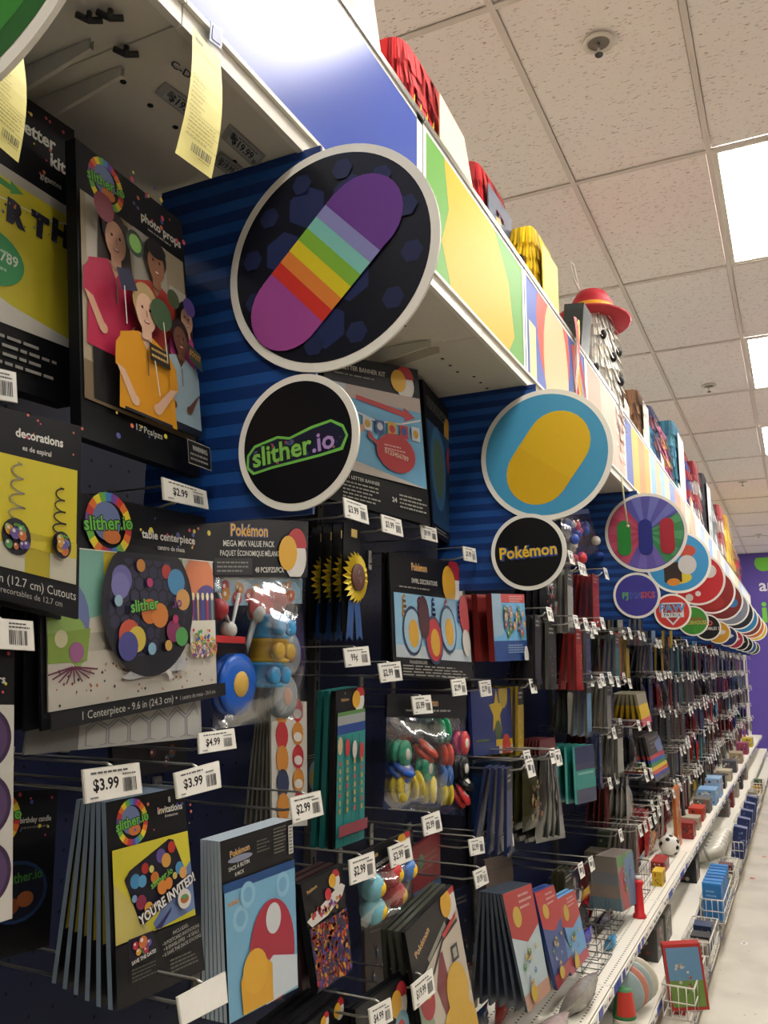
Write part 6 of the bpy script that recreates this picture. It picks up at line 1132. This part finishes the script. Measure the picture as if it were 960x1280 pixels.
def plain_sack(name, label, c, d, col, top, cat='gift bag'):
    o = thing(name, label, cat, c); mb = MB(); pr = [(0.75, 0), (0.95, 0.1), (1, 0.35), (0.92, 0.6), (0.7, 0.78), (0.45, 0.86)]; mx = Matrix.Translation(c) @ Matrix.Diagonal((d[0] / 2, d[1] / 2, d[2], 1)); mb.lathe(pr, mat(col, 0.6, 0, 0.1, 30, 0.4), mx, 18); mb.build('sack', o); mb = MB(); mb.lathe([(0.45, 0.85), (0.5, 0.9), (0.7, 1.0), (0.3, 0.96)], mat(top, 0.6), mx, 14); mb.build('gathered_top', o); return o
plain_sack('gift_sack', 'white sack with dark brown top on the canopy, nearest item up there', (-0.80, 1.42, ZT), (0.16, 0.24, 0.78), 'd8d2c4', '5a4436')
fringe_block('pinata', 'red fringed pinata with yellow flame trim behind the fascia, nearest red one', (-0.86, 1.78, ZT), (0.20, 0.30, 0.64), 'c42a2c', 'c42a2c', rows=12)
fl = MB()
for k in range(7): y = 1.66 + k * 0.04; fl.poly([(-0.742, y - 0.012, EYE + 1.31), (-0.742, y + 0.012, EYE + 1.31), (-0.738, y + 0.004, EYE + 1.37)], mat('e0c43a', 0.6)); fl.poly([(-0.743, y + 0.012, EYE + 1.31), (-0.743, y - 0.012, EYE + 1.31), (-0.739, y + 0.004, EYE + 1.37)], mat('e0c43a', 0.6))
pin = [o for o in bpy.data.objects if o.name.startswith('pinata')][0]; fo = place('flame_trim', fl.data('flame_trim', pin.location), pin)
o = thing('leaning_card', 'cream display card sticking up over the fascia by the red pinata', 'card', (-0.73, 1.9, ZT)); mb = MB(); mb.hexa([Vector((-0.728, 1.80, EYE + 1.46)), Vector((-0.722, 1.96, EYE + 1.43)), Vector((-0.722, 2.08, EYE + 1.22)), Vector((-0.728, 1.80, EYE + 1.22))], NX, 0.003, mat('ddd6b4', 0.5)); mb.build('sheet', o); mb = MB(); mb.box((-0.72, 2.02, EYE + 1.28), (0.004, 0.10, 0.06), mat('b0282c', 0.5)); mb.build('red_band', o)
fringe_block('pinata', 'red fringed box pinata with grey front panel and yellow mark', (-0.93, 2.60, ZT), (0.16, 0.34, 0.80), 'b42326', None, '5c6270', art=lambda fc: (fc.poly([(0.3, 0.12), (0.5, 0.1), (0.66, 0.5), (0.5, 0.78), (0.36, 0.6)], 'c8a832'), fc.lines(0.1, 0.2, 0.9, 3, 0.2, '8a8f98', 3, 0.1)), rows=14)
fringe_block('pinata', 'bright yellow box pinata with dark curl on its side', (-0.785, 2.84, ZT), (0.09, 0.28, 0.67), 'e0b81c', None, 'e8d45a', rows=13)
mb = MB(); yb = [o for o in bpy.data.objects if o.name.startswith('pinata')][-1]; mb.tube([Vector((0.018 * math.cos(a / 3) + 0.0, -0.165, 0.52 + 0.03 * math.sin(a / 3))) for a in range(-3, 13)], 0.005, mat('3a2c14', 0.5), 6); place('curl', mb.data('curl'), yb)
o = boxed('dark_case', 'dark glossy angular case on the canopy past the yellow pinata', (-0.77, 3.26, ZT), (0.08, 0.14, 0.57), '2c3436', None, dotart(('4a5a58', '202424'), 3), rot=(0, 0.1, 0))
fringe_block('pinata', 'white shaggy pinata with black spots and a wide red hat', (-0.80, 3.98, ZT), (0.22, 0.34, 0.86), 'd2ccc0', 'dcd8ce', None, shape='egg', rows=16)
wp = [o for o in bpy.data.objects if o.name.startswith('pinata')][-1]
mb = MB(); mb.lathe([(0.22, 0.80), (0.23, 0.81), (0.13, 0.83), (0.125, 0.90), (0.09, 0.95), (0.02, 0.965)], mat('a82430', 0.5), Matrix.Diagonal((0.8, 1, 1, 1)), 22); place('hat', mb.data('hat'), wp)
mb = MB(); mb.lathe([(0.134, 0.835), (0.132, 0.87)], mat('d89a2a', 0.5), Matrix.Diagonal((0.82, 1.02, 1, 1)), 22); place('hat_band', mb.data('hat_band'), wp)
for k in range(8):
    mb = MB(); a = -2.0 + k * 0.38; h = 0.44 + 0.28 * ((k * 5) % 8) / 8; t = h / 0.86; s = math.sin(math.pi * (0.12 + 0.80 * t)) ** 0.35; p = Vector((0.128 * s * math.cos(a), 0.188 * s * math.sin(a), h)); mb.ball(p, (0.016, 0.02, 0.024), mat('1c1a1c', 0.6), 8, 6); place('spot', mb.data('spot'), wp)
mb = MB(); mb.tube([Vector((-0.02, -0.2, 0.90)), Vector((-0.02, -0.3, 0.98)), Vector((-0.02, -0.36, 0.97)), Vector((-0.02, -0.3, 0.91)), Vector((-0.02, -0.2, 0.90))], 0.006, mat('e0dcd2', 0.5)); place('hanging_loop', mb.data('hanging_loop'), wp)
TOP = [(4.75, 0.62, 0.26, '6a4a8a', 'd0ccd0', None, 'purple and white tasselled pinata', 'cone'), (5.15, 0.78, 0.26, '6a4a34', '7a5a40', 'c8c0b4', 'brown boxy pinata with pale panel', 'box'), (5.45, 0.66, 0.22, '2f8fb8', None, None, 'light blue fringed pinata', 'box'), (5.9, 0.92, 0.30, '2c3360', '8a4a5a', None, 'navy fringed pinata', 'egg'), (6.3, 0.88, 0.26, 'b0507c', 'c88a4a', None, 'pink and gold fringed pinata', 'egg'),
       (6.95, 1.05, 0.46, '3a7088', '4a8698', 'd8dce0', 'large teal tinsel pinata with white front', 'box'), (7.75, 1.06, 0.34, 'b0343a', '34509a', None, 'red and blue fringed pinata', 'egg'), (8.4, 1.06, 0.36, 'a83a44', 'd0ccc8', None, 'red and white striped pinata', 'box'), (9.3, 1.12, 0.5, '26262a', '34343a', '9aa0a0', 'black tinsel pinata with silvery front', 'box'), (10.3, 1.12, 0.5, '8a8c90', 'c8cad0', None, 'silver foil pinata', 'egg'), (11.3, 1.14, 0.5, 'b0484a', 'c8c0b8', None, 'far coral fringed pinata', 'box'),
       (12.3, 1.18, 0.5, 'd8a832', 'e0c04a', None, 'golden yellow pinata', 'box'), (13.3, 1.18, 0.6, 'a8842c', 'c09a3c', None, 'gold tinsel pinata', 'egg'), (14.6, 1.0, 0.6, '6a4436', 'b02c34', None, 'brown and red pinata at the far end', 'egg')]
for y, h, w, c1, c2, fr, nm, sh in TOP: fringe_block('pinata', nm + ' on top of the canopy', (-0.87, y, ZT), (0.22, w, h), c1, c2, fr, shape=sh, rows=12 if y < 8 else 8)
for k, (y, h) in enumerate(((4.35, 0.52), (4.95, 0.50), (5.65, 0.52), (6.55, 0.50), (7.35, 0.54))):
    o = thing('leaning_card', 'cream card edge leaning over the fascia, %s of the small ones' % ordn[k], 'card', (-0.725, y, ZT)); mb = MB(); mb.hexa([Vector((-0.724, y - 0.02, ZT + h)), Vector((-0.722, y + 0.10, ZT + h - 0.03)), Vector((-0.722, y + 0.2, ZT)), Vector((-0.724, y - 0.02, ZT))], NX, 0.003, mat('ddd6b8', 0.5)); mb.build('sheet', o); mb = MB(); mb.box((-0.720, y + 0.06, ZT + 0.4), (0.002, 0.08, 0.04), mat(('b83a34', '3a4a8a', '4a4a4c', 'b89a3a', '8a3a5a')[k], 0.5)); mb.build('print', o)
# streamers hanging down over the fascia
def streamers(label, y, z0, z1, cols, w=0.02):
    o = thing('streamer_bundle', label, 'streamers', (XC + 0.02, y, ZF1))
    for k, c in enumerate(cols):
        mb = MB(); yy = y + k * w * 0.8; vs = []
        for i in range(9): t = i / 8; vs += [(XC + 0.022 + 0.008 * math.sin(t * 5 + k), yy + 0.02 * math.sin(t * 4 + k) + t * 0.01 * k, z0 + (z1 - z0) * t), (XC + 0.024 + 0.008 * math.sin(t * 5 + k + 0.5), yy + w + 0.02 * math.sin(t * 4 + k) + t * 0.01 * k, z0 + (z1 - z0) * t)]
        mb.mesh(vs, [(2 * i, 2 * i + 1, 2 * i + 3, 2 * i + 2) for i in range(8)], mat(c, 0.4), True); mb.build('streamer', o)
streamers('red and yellow paper streamers hanging over the blue fascia board', 3.02, EYE + 1.32, EYE + 0.91, ('c03a34', 'd8b83a', 'b8303a', 'c8a03a', 'b03a3a'))
streamers('yellow and black ribbons hanging over a cream fascia board', 6.75, EYE + 1.30, EYE + 0.92, ('c8a83a', '26241c', 'd0b84a'))
o = thing('hanging_string', 'thin cream string hanging in front of the rayed round sign', 'string', (XC + 0.012, 3.98, CB)); mb = MB(); mb.tube([Vector((XC + 0.014, 3.92, CB + 0.02)), Vector((XC + 0.016, 3.94, CB - 0.06)), Vector((XC + 0.02, 3.99, CB - 0.2))], 0.004, mat('cfc8a0', 0.6), 6); mb.build('string', o); mb = MB(); mb.ball((XC + 0.02, 3.99, CB - 0.205), 0.008, 'c8c09a'); mb.build('knot', o)

# loose pouches and small boxes crowding the shelves
CN = [('5a2a2c', 'maroon'), ('2c3a5a', 'navy'), ('8a8478', 'grey'), ('a83a34', 'red'), ('4a6a4a', 'green'), ('b89a3a', 'mustard'), ('3a3a3c', 'black'), ('6a8aa0', 'slate blue'), ('a0785a', 'tan')]
k = 0; y = 2.42
while y < 9.6:
    c, nm = rr.choice(CN); x = rr.uniform(-0.98, -0.90); w = rr.uniform(0.10, 0.17)
    puffy('goods_pouch', '%s pouch standing on the white shelf, %s along the middle' % (nm, (ordn + ['%s further' % q for q in ordn] + ['%s farther still' % q for q in ordn])[k]), (x, y, ZM + 0.002), (0.05, w, rr.uniform(0.10, 0.16)), c, 'pouch', rr.uniform(0.1, 0.35)); y += w + rr.uniform(0.02, 0.06); k += 1
k = 0; y = 3.1
while y < 9.8:
    c, nm = rr.choice(CN); w = rr.uniform(0.10, 0.2); y2 = y + w / 2
    boxed('low_carton', '%s carton at the back of the base shelf, %s along' % (nm, (ordn + ['%s further' % q for q in ordn] + ['%s farther still' % q for q in ordn])[k]), (-0.95, y2, ZB + 0.001), (0.12, w, rr.uniform(0.1, 0.18)), c, None, dotart(('c8c0b0', '8a4a3a', '4a5a7a'), k)); y += w + 0.02; k += 1

k = 0
for y in (4.44, 6.0, 8.7, 9.6, 10.6):
    for j in range(3):
        c, nm = CN[(k * 4 + 2) % 9]; boxed('basket_carton', '%s small carton in a white wire basket, %s along the baskets' % (nm, ordn[k]), (-0.537, y + 0.08 + j * 0.13, ZK + 0.085), (0.085, 0.10, rr.uniform(0.07, 0.14)), c, None, dotart(('c8c0b0', '8a4a3a', '4a5a7a'), k + 60)); k += 1
